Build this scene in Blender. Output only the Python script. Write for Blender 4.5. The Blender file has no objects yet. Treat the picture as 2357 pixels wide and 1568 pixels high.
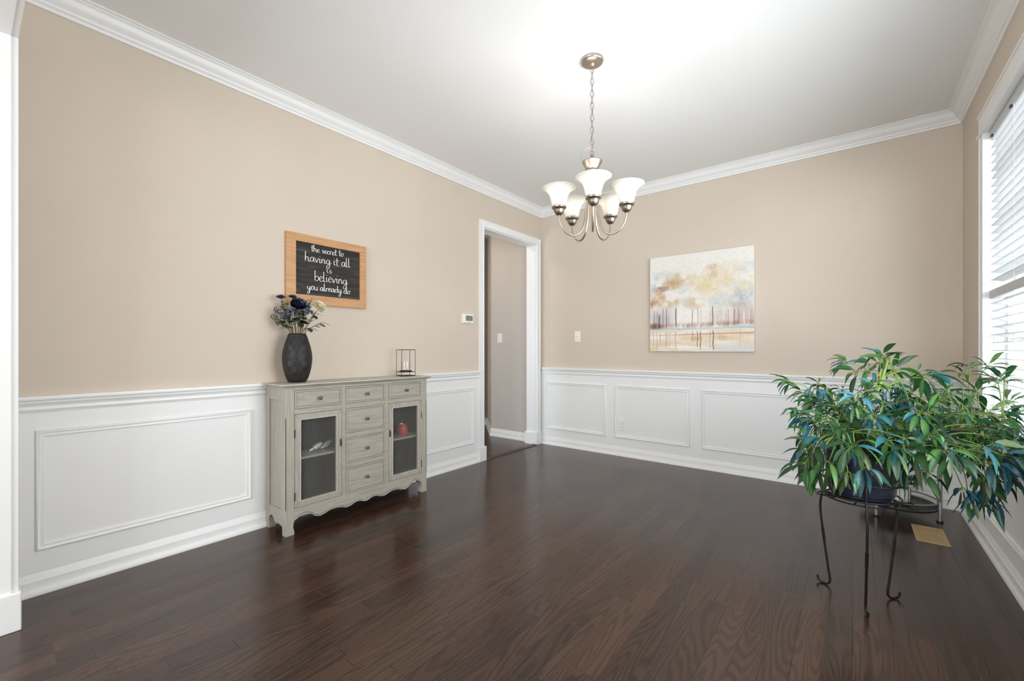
import bpy, math, random
from mathutils import Vector, Matrix
R = math.radians
S = bpy.context.scene
COL = S.collection
random.seed(7)

# ------------------------------------------------------------------ camera
FPX = 999.895; YAW = 0.665971; CAM = (2.8942, 0.0, 1.1032)
cam = bpy.data.cameras.new('camera'); cam.sensor_width = 36; cam.lens = FPX / 2357 * 36
cam.shift_y = (804.586 - 784) / 2357; cam.clip_start = .02
co = bpy.data.objects.new('camera', cam); COL.objects.link(co)
co.location = CAM; co.rotation_euler = (R(90), 0, YAW)
S.camera = co
# ------------------------------------------------------------------ colour management
S.view_settings.view_transform = 'Standard'; S.view_settings.look = 'None'
S.view_settings.gamma = 1; S.view_settings.use_curve_mapping = False
S.view_settings.exposure = 0.42
S.cycles.use_denoising = True
S.cycles.max_bounces = 8; S.cycles.diffuse_bounces = 5; S.cycles.caustics_reflective = False
S.cycles.sample_clamp_indirect = 6
# ------------------------------------------------------------------ world
w = bpy.data.worlds.new('sky'); S.world = w; w.use_nodes = True
w.node_tree.nodes['Background'].inputs[0].default_value = (.86, .93, 1, 1)
w.node_tree.nodes['Background'].inputs[1].default_value = 1.0
# ------------------------------------------------------------------ large lights
def area(name, loc, rot, sx, sy, e, col):
    l = bpy.data.lights.new(name, 'AREA'); l.shape = 'RECTANGLE'; l.size = sx; l.size_y = sy; l.energy = e; l.color = col
    o = bpy.data.objects.new(name, l); COL.objects.link(o); o.location = loc; o.rotation_euler = rot
    return o
area('window_daylight', (4.1, 1.25, 1.2), (0, R(103), 0), 2.8, 2.3, 225, (.92, .96, 1))
area('window_daylight_far', (4.1, 3.55, 1.2), (0, R(104), 0), 2.8, 2.1, 85, (.92, .96, 1))
area('foyer_fill_light', (1.75, -3.35, 1.35), (R(100), 0, 0), 2.6, 1.9, 108, (.90, .95, 1))  # added fill light from the unseen foyer behind the camera
area('hall_ceiling_light', (-.75, 3.4, 2.7), (0, 0, 0),   .3, .3, 5.5, (1, .84, .66))
area('hall_daylight', (-.75, 1.2, .9), (R(90), 0, 0), .9, 1.4, 22, (.78, .89, 1))

# ================================================================== helpers
class MB:
    def __init__(s): s.v = []; s.f = []; s.c = []
    def add(s, vs, fs):
        n = len(s.v); s.v += [tuple(p) for p in vs]; s.f += [tuple(i + n for i in f) for f in fs]; return s
    def box(s, a, b):
        x0, y0, z0 = a; x1, y1, z1 = b
        return s.add([(x0,y0,z0),(x1,y0,z0),(x1,y1,z0),(x0,y1,z0),(x0,y0,z1),(x1,y0,z1),(x1,y1,z1),(x0,y1,z1)],
                     [(0,3,2,1),(4,5,6,7),(0,1,5,4),(1,2,6,5),(2,3,7,6),(3,0,4,7)])
    def tube(s, path, r, n=8, closed=False, flat=1.0):
        P = [Vector(p) for p in path]; m = len(P); rs = r if isinstance(r, (list, tuple)) else [r] * m
        up = None; base = len(s.v)
        for i in range(m):
            if closed: t = P[(i + 1) % m] - P[i - 1]
            else: t = P[min(i + 1, m - 1)] - P[max(i - 1, 0)]
            if t.length < 1e-9: t = Vector((0, 0, 1))
            t.normalize()
            if up is None:
                up = Vector((0, 0, 1)) if abs(t.z) < .9 else Vector((1, 0, 0))
            a = up - t * up.dot(t)
            if a.length < 1e-6: a = t.orthogonal()
            a.normalize(); up = a; b = t.cross(a)
            for k in range(n):
                q = 2 * math.pi * k / n
                s.v.append(tuple(P[i] + a * (math.cos(q) * rs[i]) + b * (math.sin(q) * rs[i] * flat)))
        for i in range(m if closed else m - 1):
            j = (i + 1) % m
            for k in range(n):
                l = (k + 1) % n
                s.f.append((base + i*n + k, base + i*n + l, base + j*n + l, base + j*n + k))
        if not closed:
            s.f.append(tuple(base + k for k in reversed(range(n)))); s.f.append(tuple(base + (m-1)*n + k for k in range(n)))
        return s
    def lathe(s, prof, c=(0,0,0), n=32, cap0=True, cap1=True):
        b = len(s.v)
        for (r, z) in prof:
            for k in range(n):
                q = 2*math.pi*k/n; s.v.append((c[0] + r*math.cos(q), c[1] + r*math.sin(q), c[2] + z))
        for i in range(len(prof) - 1):
            for k in range(n):
                l = (k+1) % n; s.f.append((b+i*n+k, b+i*n+l, b+(i+1)*n+l, b+(i+1)*n+k))
        if cap0: s.f.append(tuple(b+k for k in reversed(range(n))))
        if cap1: s.f.append(tuple(b+(len(prof)-1)*n+k for k in range(n)))
        return s
    def sphere(s, c, r, n=10, m=6, sc=(1,1,1)):
        b = len(s.v); s.v.append((c[0], c[1], c[2]-r*sc[2]))
        for i in range(1, m):
            a = -math.pi/2 + math.pi*i/m
            for k in range(n):
                q = 2*math.pi*k/n
                s.v.append((c[0]+r*sc[0]*math.cos(a)*math.cos(q), c[1]+r*sc[1]*math.cos(a)*math.sin(q), c[2]+r*sc[2]*math.sin(a)))
        s.v.append((c[0], c[1], c[2]+r*sc[2])); e = len(s.v)-1
        for k in range(n):
            s.f.append((b, b+1+(k+1) % n, b+1+k))
            s.f.append((e, b+1+(m-2)*n+k, b+1+(m-2)*n+(k+1) % n))
        for i in range(m-2):
            for k in range(n):
                l = (k+1) % n; s.f.append((b+1+i*n+k, b+1+i*n+l, b+1+(i+1)*n+l, b+1+(i+1)*n+k))
        return s
    def poly(s, pts, d):            # polygon (list of 3D points) extruded by vector d
        n = len(pts); d = Vector(d)
        return s.add([Vector(p) for p in pts] + [Vector(p) + d for p in pts],
                     [tuple(reversed(range(n))), tuple(range(n, 2*n))] + [(i, (i+1) % n, n+(i+1) % n, n+i) for i in range(n)])
    def build(s, name, mat, parent=None, smooth=False, bevel=0, seg=2, recalc=True):
        me = bpy.data.meshes.new(name); me.from_pydata(s.v, [], s.f); me.update()
        if recalc:
            import bmesh
            bm = bmesh.new(); bm.from_mesh(me); bmesh.ops.recalc_face_normals(bm, faces=bm.faces); bm.to_mesh(me); bm.free()
        if mat: me.materials.append(mat)
        if smooth:
            for p in me.polygons: p.use_smooth = True
            if smooth != 'all':
                me.set_sharp_from_angle(angle=R(38))
        o = bpy.data.objects.new(name, me); COL.objects.link(o)
        if bevel:
            m = o.modifiers.new('bevel', 'BEVEL'); m.width = bevel; m.segments = seg; m.limit_method = 'ANGLE'; m.angle_limit = R(40)
        if parent: 
            o.parent = parent
            if parent.type == 'EMPTY' or True:
                # geometry was authored in world space: subtract the parents' offset
                off = Vector((0,0,0)); p = parent
                while p: off += p.location; p = p.parent
                if off.length > 0: me.transform(Matrix.Translation(-off))
        return o
def thing(name, loc, label, cat, group=None):
    o = bpy.data.objects.new(name, None); o.empty_display_size = .05; COL.objects.link(o); o.location = loc
    o['label'] = label; o['category'] = cat
    if group: o['group'] = group
    return o
def tag(o, label, cat, group=None):
    o['label'] = label; o['category'] = cat
    if group: o['group'] = group
    return o
def struct(o, label=None, cat=None):
    o['kind'] = 'structure'
    o['label'] = label; o['category'] = cat
    return o
def smooth_path(pts, k=6, closed=False):
    P = [Vector(p) for p in pts]; out = []; n = len(P)
    for i in range(n if closed else n-1):
        if closed: a, b, c, d = P[i-1], P[i], P[(i+1) % n], P[(i+2) % n]
        else: a, b, c, d = P[max(i-1,0)], P[i], P[i+1], P[min(i+2,n-1)]
        for j in range(k):
            t = j/k
            out.append(.5*((2*b)+(c-a)*t+(2*a-5*b+4*c-d)*t*t+(3*b-a-3*c+d)*t**3))
    if not closed: out.append(P[-1])
    return out

# ================================================================== materials
def srgb(r, g, b):
    f = lambda c: (c/255/12.92) if c/255 <= .04045 else ((c/255+.055)/1.055)**2.4
    return (f(r), f(g), f(b), 1)
class NT:
    def __init__(s, name):
        s.m = bpy.data.materials.new(name); s.m.use_nodes = True; s.t = s.m.node_tree
        s.bsdf = s.t.nodes['Principled BSDF']; s.out = s.t.nodes['Material Output']
    def n(s, typ, **kw):
        x = s.t.nodes.new(typ)
        for k, v in kw.items(): setattr(x, k, v)
        return x
    def l(s, a, b): s.t.links.new(a, b)
    def set(s, x, i, v):
        if hasattr(v, 'links') or isinstance(v, bpy.types.NodeSocket): s.l(v, x.inputs[i])
        else: x.inputs[i].default_value = v
    def math(s, op, a, b=0.0, c=None):
        x = s.n('ShaderNodeMath', operation=op); s.set(x, 0, a); s.set(x, 1, b)
        if c is not None: s.set(x, 2, c)
        return x.outputs[0]
    def noise(s, vec, scale, detail=4, rough=.55, dist=0.0):
        x = s.n('ShaderNodeTexNoise'); s.set(x, 'Vector', vec); x.inputs['Scale'].default_value = scale
        x.inputs['Detail'].default_value = detail; x.inputs['Roughness'].default_value = rough; x.inputs['Distortion'].default_value = dist
        return x.outputs['Fac']
    def mapping(s, vec, scale=(1,1,1), loc=(0,0,0)):
        x = s.n('ShaderNodeMapping'); s.l(vec, x.inputs['Vector']); x.inputs['Scale'].default_value = scale; x.inputs['Location'].default_value = loc
        return x.outputs[0]
    def coord(s, k='Object'): return s.n('ShaderNodeTexCoord').outputs[k]
    def pos(s): return s.n('ShaderNodeNewGeometry').outputs['Position']
    def ramp(s, fac, stops, interp='LINEAR'):
        x = s.n('ShaderNodeValToRGB'); s.set(x, 0, fac); e = x.color_ramp.elements; x.color_ramp.interpolation = interp
        while len(e) < len(stops): e.new(.5)
        for i, (p, c) in enumerate(stops): e[i].position = p; e[i].color = c
        return x.outputs[0]
    def mix(s, fac, a, b, mode='MIX'):
        x = s.n('ShaderNodeMix', data_type='RGBA', blend_type=mode); s.set(x, 0, fac); s.set(x, 6, a); s.set(x, 7, b)
        return x.outputs[2]
    def bump(s, h, strength=.2, dist=.01, normal=None):
        x = s.n('ShaderNodeBump'); x.inputs['Strength'].default_value = strength; x.inputs['Distance'].default_value = dist; s.l(h, x.inputs['Height'])
        if normal: s.l(normal, x.inputs['Normal'])
        return x.outputs[0]
def paint(name, col, rough=.5, nscale=0, bstr=.05, metal=0, spec=.5, var=0.0):
    t = NT(name); b = t.bsdf
    b.inputs['Base Color'].default_value = col; b.inputs['Roughness'].default_value = rough; b.inputs['Metallic'].default_value = metal
    b.inputs['Specular IOR Level'].default_value = spec
    p = t.pos()
    if var:
        f = t.noise(p, 3.0, 3)
        c2 = tuple(min(1, c*(1+var)) for c in col[:3]) + (1,); c1 = tuple(c*(1-var) for c in col[:3]) + (1,)
        t.l(t.ramp(f, [(.3, c1), (.7, c2)]), b.inputs['Base Color'])
    if nscale: t.l(t.bump(t.noise(p, nscale, 3), bstr, .002), b.inputs['Normal'])
    return t.m
M = {}
M['wall'] = paint('beige_wall_paint', srgb(210, 197, 182), .75, 260, .12, spec=.25, var=.012)
M['ceiling'] = paint('ceiling_paint', srgb(238, 238, 237), .9, 180, .1, spec=.2)
M['white'] = paint('white_trim_paint', srgb(236, 236, 235), .38, 90, .03, var=.006)
M['hallwall'] = paint('hall_wall_paint', srgb(198, 190, 182), .75, 260, .1, spec=.25)
M['plastic'] = paint('white_plastic', srgb(238, 237, 232), .35, 60, .01)
M['dark'] = paint('dark_slot', srgb(40, 38, 36), .6, 60, .02)
M['black_metal'] = paint('black_metal', srgb(34, 30, 29), .42, 300, .08, .5)
M['nickel'] = paint('brushed_nickel', srgb(190, 176, 164), .34, 400, .03, 1.0)
M['nickel_dark'] = paint('nickel_toned_down', srgb(160, 147, 136), .38, 400, .03, 1.0)  # same nickel, colour darkened to offset glare from the bulbs
M['greymetal'] = paint('grey_tube_metal', srgb(160, 158, 155), .38, 200, .03, .85)
M['bronze'] = paint('antique_bronze', srgb(120, 108, 90), .38, 200, .05, .9)
M['vent'] = paint('tan_vent_metal', srgb(178, 154, 110), .5, 200, .04, .1)
M['ventdark'] = paint('tan_vent_louvre', srgb(120, 100, 66), .6, 200, .04, .1)
M['lcd'] = paint('thermostat_display', srgb(128, 130, 116), .25, 60, .02)
M['soil'] = paint('potting_bark', srgb(116, 86, 62), .9, 60, 1.0, var=.35)
M['pot'] = paint('dark_navy_glaze', srgb(26, 28, 44), .25, 60, .06, var=.15)
M['stem'] = paint('green_stem', srgb(112, 138, 62), .5, 120, .3, var=.2)
M['trunk'] = paint('woody_stem', srgb(92, 96, 58), .6, 90, .6, var=.3)
M['navy'] = paint('navy_petal', srgb(26, 30, 58), .55, 90, .2, var=.3)
M['blueflower'] = paint('dusty_blue_petal', srgb(84, 91, 106), .75, 90, .2, var=.3)
M['cream'] = paint('cream_petal', srgb(236, 228, 202), .7, 90, .1, var=.05)
M['fleaf'] = paint('artificial_leaf_green', srgb(92, 104, 62), .6, 90, .2, var=.3)
M['fstem'] = paint('artificial_stem', srgb(112, 104, 60), .6, 90, .2, var=.15)
M['berry'] = paint('dark_berry', srgb(36, 36, 60), .4, 90, .1)
M['redwax'] = paint('red_candle_wax', srgb(196, 40, 58), .3, 30, .05, var=.1)
M['cream_door'] = paint('cream_door_paint', srgb(214, 196, 164), .5, 90, .03)
M['chalk'] = paint('white_chalk_ink', srgb(240, 240, 238), .8, 200, .1)
M['bulb'] = None
def _glass(name, col, alpha):
    t = NT(name); tr = t.n('ShaderNodeBsdfTransparent'); tr.inputs[0].default_value = col
    gl = t.n('ShaderNodeBsdfGlossy'); gl.inputs['Roughness'].default_value = .03
    mx = t.n('ShaderNodeMixShader'); mx.inputs[0].default_value = .05 + alpha; t.l(tr.outputs[0], mx.inputs[1]); t.l(gl.outputs[0], mx.inputs[2])
    t.l(mx.outputs[0], t.out.inputs[0]); return t.m
M['glass'] = _glass('clear_glass', (.97, .98, .98, 1), 0.0)
M['thinglass'] = _glass('thin_clear_glass', (.985, .985, .985, 1), -.035)
M['tintglass'] = _glass('smoked_shelf_glass', (.35, .36, .37, 1), .04)
def _shade():
    t = NT('frosted_shade_glass'); tl = t.n('ShaderNodeBsdfTranslucent'); tl.inputs[0].default_value = (.93, .92, .87, 1)
    df = t.n('ShaderNodeBsdfDiffuse'); df.inputs[0].default_value = (.92, .90, .85, 1)
    gl = t.n('ShaderNodeBsdfGlossy'); gl.inputs[0].default_value = (.9, .9, .9, 1); gl.inputs['Roughness'].default_value = .25
    m1 = t.n('ShaderNodeMixShader'); m1.inputs[0].default_value = .5; t.l(tl.outputs[0], m1.inputs[1]); t.l(df.outputs[0], m1.inputs[2])
    m2 = t.n('ShaderNodeMixShader'); m2.inputs[0].default_value = .05; t.l(m1.outputs[0], m2.inputs[1]); t.l(gl.outputs[0], m2.inputs[2])
    t.l(m2.outputs[0], t.out.inputs[0]); return t.m
M['shade'] = _shade()
def _bulb():
    t = NT('lit_bulb'); t.bsdf.inputs['Emission Color'].default_value = (1, .9, .75, 1); t.bsdf.inputs['Emission Strength'].default_value = 1.5; return t.m
M['bulb'] = _bulb()
def _slat():
    t = NT('white_blind_slat'); t.bsdf.inputs['Base Color'].default_value = srgb(206, 207, 207); t.bsdf.inputs['Roughness'].default_value = .45
    t.l(t.bump(t.noise(t.pos(), 120, 2), .03, .001), t.bsdf.inputs['Normal'])
    tl = t.n('ShaderNodeBsdfTranslucent'); tl.inputs[0].default_value = (.95, .95, .95, 1)
    mx = t.n('ShaderNodeMixShader'); mx.inputs[0].default_value = .06; t.l(t.bsdf.outputs[0], mx.inputs[1]); t.l(tl.outputs[0], mx.inputs[2]); t.l(mx.outputs[0], t.out.inputs[0])
    return t.m
M['slat'] = _slat()
def _floor():
    t = NT('dark_oak_floor'); b = t.bsdf; W_ = .0845; p = t.pos()
    sx = t.n('ShaderNodeSeparateXYZ'); t.l(p, sx.inputs[0]); X, Y = sx.outputs[0], sx.outputs[1]
    u = t.math('DIVIDE', t.math('SUBTRACT', X, 2.808 - 60*W_), W_); row = t.math('FLOOR', u); fu = t.math('FRACT', u)
    wn = t.n('ShaderNodeTexWhiteNoise', noise_dimensions='1D'); t.l(row, wn.inputs['W'])
    ln = t.math('MULTIPLY_ADD', wn.outputs['Value'], .55, .5)
    v = t.math('DIVIDE', t.math('ADD', Y, t.math('MULTIPLY', wn.outputs['Value'], 37.7)), ln)
    # vary the plank length inside a row: warp v a little
    pl = t.math('FLOOR', v); fv = t.math('FRACT', v)
    cb = t.n('ShaderNodeCombineXYZ'); t.l(row, cb.inputs[0]); t.l(pl, cb.inputs[1])
    w2 = t.n('ShaderNodeTexWhiteNoise', noise_dimensions='3D'); t.l(cb.outputs[0], w2.inputs['Vector']); rnd = w2.outputs['Value']
    sc = t.n('ShaderNodeSeparateColor'); t.l(w2.outputs['Color'], sc.inputs[0])
    # grain coordinates, different in each plank
    gx = t.math('ADD', t.math('MULTIPLY', X, 1.0), t.math('MULTIPLY', sc.outputs[0], 13.0))
    gy = t.math('ADD', t.math('MULTIPLY', Y, .085), t.math('MULTIPLY', sc.outputs[1], 17.0))
    gv = t.n('ShaderNodeCombineXYZ'); t.l(gx, gv.inputs[0]); t.l(gy, gv.inputs[1]); t.l(t.math('MULTIPLY', sc.outputs[2], 5.0), gv.inputs[2])
    big = t.noise(gv.outputs[0], 9, 1.2, .4, .15)
    rings = t.math('SINE', t.math('MULTIPLY', big, 150.0))
    rings = t.math('MULTIPLY_ADD', rings, .5, .5)
    rings = t.math('POWER', rings, 2.2)
    fine = t.noise(t.mapping(gv.outputs[0], (330, 160, 1)), 1.0, 4, .6)
    pore = t.noise(t.mapping(gv.outputs[0], (900, 260, 1)), 1.0, 2, .6)
    g = t.math('ADD', t.math('MULTIPLY', rings, .44), t.math('MULTIPLY', fine, .48))
    g = t.math('ADD', g, t.math('MULTIPLY_ADD', rnd, .40, .0))
    col = t.ramp(g, [(.15, srgb(80, 57, 44)), (.45, srgb(66, 47, 37)), (.75, srgb(50, 35, 28)), (1, srgb(33, 24, 19))])
    # red tint differs between planks
    col = t.mix(t.math('MULTIPLY', sc.outputs[2], .3), col, srgb(74, 46, 35))
    e1 = t.math('MINIMUM', fu, t.math('SUBTRACT', 1.0, fu)); e1 = t.math('MULTIPLY', e1, W_)
    e2 = t.math('MULTIPLY', t.math('MINIMUM', fv, t.math('SUBTRACT', 1.0, fv)), ln)
    e = t.math('MINIMUM', e1, e2)
    seam = t.math('LESS_THAN', e, .0011)
    col = t.mix(t.math('MULTIPLY', seam, .75), col, srgb(30, 22, 19))
    t.l(col, b.inputs['Base Color'])
    rg = t.math('MULTIPLY_ADD', t.noise(t.mapping(p, (1, 1, 1)), 2.5, 3), .08, .15)
    t.l(t.math('ADD', rg, t.math('MULTIPLY', fine, .06)), b.inputs['Roughness'])
    b.inputs['Specular IOR Level'].default_value = .5
    edge = t.n('ShaderNodeMapRange'); t.l(e, edge.inputs[0]); edge.inputs[2].default_value = .0022
    h = t.math('ADD', t.math('MULTIPLY', edge.outputs[0], 1.0), t.math('MULTIPLY', pore, .04))
    h = t.math('ADD', h, t.math('MULTIPLY', rings, -.05))
    t.l(t.bump(h, .4, .0010), b.inputs['Normal'])
    return t.m
M['floor'] = _floor()
def _wood(name, c0, c1, c2, axis='y', rough=.5, scale=1.0):
    t = NT(name); p = t.coord()
    s_ = {'y': (70, 5, 70), 'z': (70, 70, 5), 'x': (5, 70, 70)}[axis]
    g = t.noise(t.mapping(p, tuple(q*scale for q in s_)), 1.0, 5, .6, .6)
    t.l(t.ramp(g, [(.28, c0), (.5, c1), (.72, c2)]), t.bsdf.inputs['Base Color']); t.bsdf.inputs['Roughness'].default_value = rough
    t.l(t.bump(g, .12, .001), t.bsdf.inputs['Normal']); return t.m
M['cab'] = _wood('distressed_grey_wood', srgb(150, 144, 132), srgb(166, 160, 147), srgb(177, 171, 158), 'y', .5, 1.3)
M['cabv'] = _wood('distressed_grey_wood_upright', srgb(150, 144, 132), srgb(166, 160, 147), srgb(177, 171, 158), 'z', .5, 1.3)
M['cabedge'] = _wood('dark_glaze_and_gap_shade', srgb(50, 48, 46), srgb(70, 67, 63), srgb(90, 85, 79), 'y', .6)  # grooves, and the shade put as colour into drawer and door gaps
M['pale_rub'] = _wood('pale_rubbed_edge', srgb(150, 145, 134), srgb(186, 181, 170), srgb(200, 196, 186), 'y', .45)
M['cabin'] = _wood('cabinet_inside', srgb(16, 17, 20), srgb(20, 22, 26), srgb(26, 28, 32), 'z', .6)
M['maple'] = _wood('light_maple_frame', srgb(178, 130, 86), srgb(196, 148, 102), srgb(206, 160, 116), 'y', .45)
M['board'] = _wood('charcoal_stained_board', srgb(38, 35, 33), srgb(52, 48, 45), srgb(90, 85, 80), 'y', .9, .6)
M['threshold'] = _wood('dark_threshold_wood', srgb(44, 32, 26), srgb(58, 42, 34), srgb(70, 52, 42), 'y', .35)
M['vase'] = paint('black_embossed_ceramic', srgb(31, 28, 27), .42, 250, .06, spec=.4)
def attr_mat(name, attr, rough=.5, sub=0.0):
    t = NT(name); a = t.n('ShaderNodeAttribute', attribute_name=attr); b = t.bsdf
    t.l(a.outputs['Color'], b.inputs['Base Color']); b.inputs['Roughness'].default_value = rough
    if sub:
        t.l(t.bump(t.noise(t.pos(), 90, 2), .15, .002), b.inputs['Normal'])
        tl = t.n('ShaderNodeBsdfTranslucent'); t.l(a.outputs['Color'], tl.inputs[0])
        mx = t.n('ShaderNodeMixShader'); mx.inputs[0].default_value = sub; t.l(b.outputs[0], mx.inputs[1]); t.l(tl.outputs[0], mx.inputs[2]); t.l(mx.outputs[0], t.out.inputs[0])
    return t.m
M['leaf'] = attr_mat('glossy_leaf', 'tint', .36, .18)
M['painting'] = attr_mat('painted_canvas_surface', 'paint', .8)
M['canvas'] = paint('canvas_edge', srgb(226, 222, 214), .85, 500, .2)

# ================================================================== room shell
W, B, H = 3.483, 4.239, 2.74
XO = .297                       # left jamb of the cased opening the camera stands in
TR = [0]
def trim_name():
    TR[0] += 1; return 'trim_%d' % TR[0]
fl = MB().box((-1.6, -3.6, -.1), (W + .15, 6.2, 0)).build('floor', M['floor']); struct(fl, 'dark brown oak strip floor with glossy finish', 'floor')
ce = MB().box((-1.6, -3.6, H), (W + .15, 6.2, H + .1)).build('ceiling', M['ceiling']); struct(ce, 'flat white painted ceiling', 'ceiling')
DY0, DY1, DZ = 3.219, 4.137, 2.32
wl = MB().box((-.13, -.0, 0), (0, DY0, H)).box((-.13, DY1, 0), (0, B, H)).box((-.13, DY0, DZ), (0, DY1, H)).build('wall_left', M['wall'])
struct(wl, 'beige left wall with white wainscot and a doorway', 'wall')
wb = MB().box((-.13, B, 0), (W + .15, B + .13, H)).build('wall_back', M['wall']); struct(wb, 'beige back wall behind the canvas painting', 'wall')
WY0, WY1, WZ0, WZ1 = .84, 3.55, .68, 2.32
wr = MB().box((W, -3.6, 0), (W + .15, WY0, H)).box((W, WY1, 0), (W + .15, B, H)).box((W, WY0, 0), (W + .15, WY1, WZ0)).box((W, WY0, WZ1), (W + .15, WY1, H)).build('wall_right', M['wall'])
struct(wr, 'beige right wall around the window', 'wall')
# front wall with the wide cased opening round the camera
wf = MB().box((0, 0, 0), (XO, .125, H)).box((XO, 0, DZ + .02), (3.38, .125, H)).box((3.38, 0, 0), (W, .125, H)).build('wall_front', M['wall'])
struct(wf, 'stub wall beside the cased opening at left edge', 'wall')
# foyer behind the camera
fo = MB().box((-.13, -3.6, 0), (0, 0, H)).box((-.13, -3.6, 0), (.1, -3.5, H)).box((.1, -3.6, 2.5), (3.1, -3.5, H)).box((3.1, -3.6, 0), (W, -3.5, H)).box((.1, -3.6, 0), (3.1, -3.5, .25)).build('wall_foyer', M['wall'])
struct(fo, 'foyer walls behind the camera', 'wall')
# hall through the doorway
hw = MB().poly([(-.13, 4.215, 0), (-.755, 4.215, 0), (-1.36, 4.82, 0), (-1.36, 6.2, 0), (-.13, 6.2, 0)], (0, 0, H)).build('wall_hall', M['hallwall'])
struct(hw, 'grey beige hall wall seen through doorway', 'wall')
hl = MB().box((-1.6, -3.6, 0), (-1.36, 6.2, H)).build('wall_hall_far', M['hallwall']); struct(hl, 'warm tan far hall wall through the doorway', 'wall')
he = MB().box((-1.36, .8, 0), (-.13, .9, H)).build('wall_hall_end', M['hallwall']); struct(he, 'end wall of the hall hidden behind left wall', 'wall')

def sweep(mb, prof, p0, p1, nrm, m0=0, m1=0):
    """profile (depth, z) run from p0 to p1 along a wall whose inward normal is nrm; m=1 mitres an inside corner"""
    p0 = Vector((p0[0], p0[1], 0)); p1 = Vector((p1[0], p1[1], 0)); t = (p1 - p0).normalized(); n = Vector((nrm[0], nrm[1], 0))
    vs = []; k = len(prof)
    for (d, z) in prof: vs.append(p0 + n*d + t*(d*m0) + Vector((0, 0, z)))
    for (d, z) in prof: vs.append(p1 + n*d - t*(d*m1) + Vector((0, 0, z)))
    fs = [(i, i+1, k+i+1, k+i) for i in range(k-1)] + [(0, k, 2*k-1, k-1)] + [tuple(range(k)), tuple(range(2*k-1, k-1, -1))]
    return mb.add(vs, fs)
crown = [(0, 2.648), (.010, 2.648), (.013, 2.652), (.013, 2.662), (.018, 2.666), (.022, 2.667), (.023, 2.674), (.029, 2.680), (.040, 2.690), (.048, 2.703), (.053, 2.716), (.058, 2.722), (.066, 2.724), (.067, 2.729), (.074, 2.731), (.080, 2.734), (.080, H), (0, H)]
railp = [(0, .098), (.003, .098), (.003, .818), (.007, .820), (.009, .828), (.013, .832), (.013, .840), (.010, .846), (.014, .856), (.020, .862), (.021, .872), (.030, .876), (.032, .884), (.030, .893), (0, .893)]
basep = [(0, 0), (.024, 0), (.024, .008), (.021, .018), (.015, .028), (.0135, .031), (.0135, .063), (.011, .066), (.009, .069), (.0085, .084), (.006, .088), (.004, .097), (0, .098)]
FY = .125
SEG = {  # name: list of (p0, p1, normal, mitre0, mitre1)
 'left': [((0, FY), (0, DY0 - .068), (1, 0), 1, 0)], 'left_far': [((0, DY1 + .065), (0, B), (1, 0), 0, 1)],
 'back': [((0, B), (W, B), (0, -1), 1, 1)], 'right': [((W, B), (W, WY1 + .09), (-1, 0), 1, 0)]}
def run(prof, label, cat, which='crown'):
    pass
for (nm, p0, p1, n, a, b) in (('left wall', (0, FY), (0, B), (1, 0), 1, 1), ('back wall', (0, B), (W, B), (0, -1), 1, 1), ('right wall', (W, B), (W, FY), (-1, 0), 1, 1), ('front wall', (W, FY), (0, FY), (0, 1), 1, 1)):
    o = sweep(MB(), crown, p0, p1, n, a, b).build(trim_name(), M['white'], smooth=True); struct(o, 'white crown moulding along the top of the %s' % nm, 'crown moulding')
for (nm, p0, p1, n, a, b) in (('left wall before the doorway', (0, FY), (0, DY0 - .066), (1, 0), 0, 0), ('back wall', (0, B), (W, B), (0, -1), 1, 1), ('right wall beyond the window', (W, B), (W, WY1 + .09), (-1, 0), 1, 0)):
    o = sweep(MB(), railp, p0, p1, n, a, b).build(trim_name(), M['white'], smooth=True); struct(o, 'white chair rail and wainscot face on the %s' % nm, 'wainscot')
low = [(0, .098), (.003, .098), (.003, .60), (0, .60)]
o = sweep(MB(), low, (W, WY1 + .09), (W, FY), (-1, 0), 0, 0).build(trim_name(), M['white']); struct(o, 'white wainscot face on the right wall under the window', 'wainscot')
for (nm, p0, p1, n, a, b) in (('left', (0, FY), (0, DY0 - .066), (1, 0), 0, 0), ('back', (0, B), (W, B), (0, -1), 1, 1), ('right', (W, B), (W, FY), (-1, 0), 1, 0)):
    o = sweep(MB(), basep, p0, p1, n, a, b).build('baseboard_' + nm, M['white'], smooth=True); struct(o, 'white moulded baseboard along the %s wall' % nm, 'baseboard')
bh = MB(); sweep(bh, basep, (-.755, 4.215), (-.13, 4.215), (0, -1), -.41, 0); q = math.sqrt(.5)
sweep(bh, basep, (-1.36, 4.82), (-.755, 4.215), (-q, -q), 0, -.41)
struct(bh.build('baseboard_hall', M['white'], smooth=True), 'white baseboard of the hall seen through the doorway', 'baseboard')
bh = MB(); sweep(bh, basep, (-1.36, 4.68), (-1.36, 4.82), (1, 0), 0, 0)
struct(bh.build('baseboard_hall_far', M['white'], smooth=True), 'short white baseboard at the far end of the hall', 'baseboard')

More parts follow.
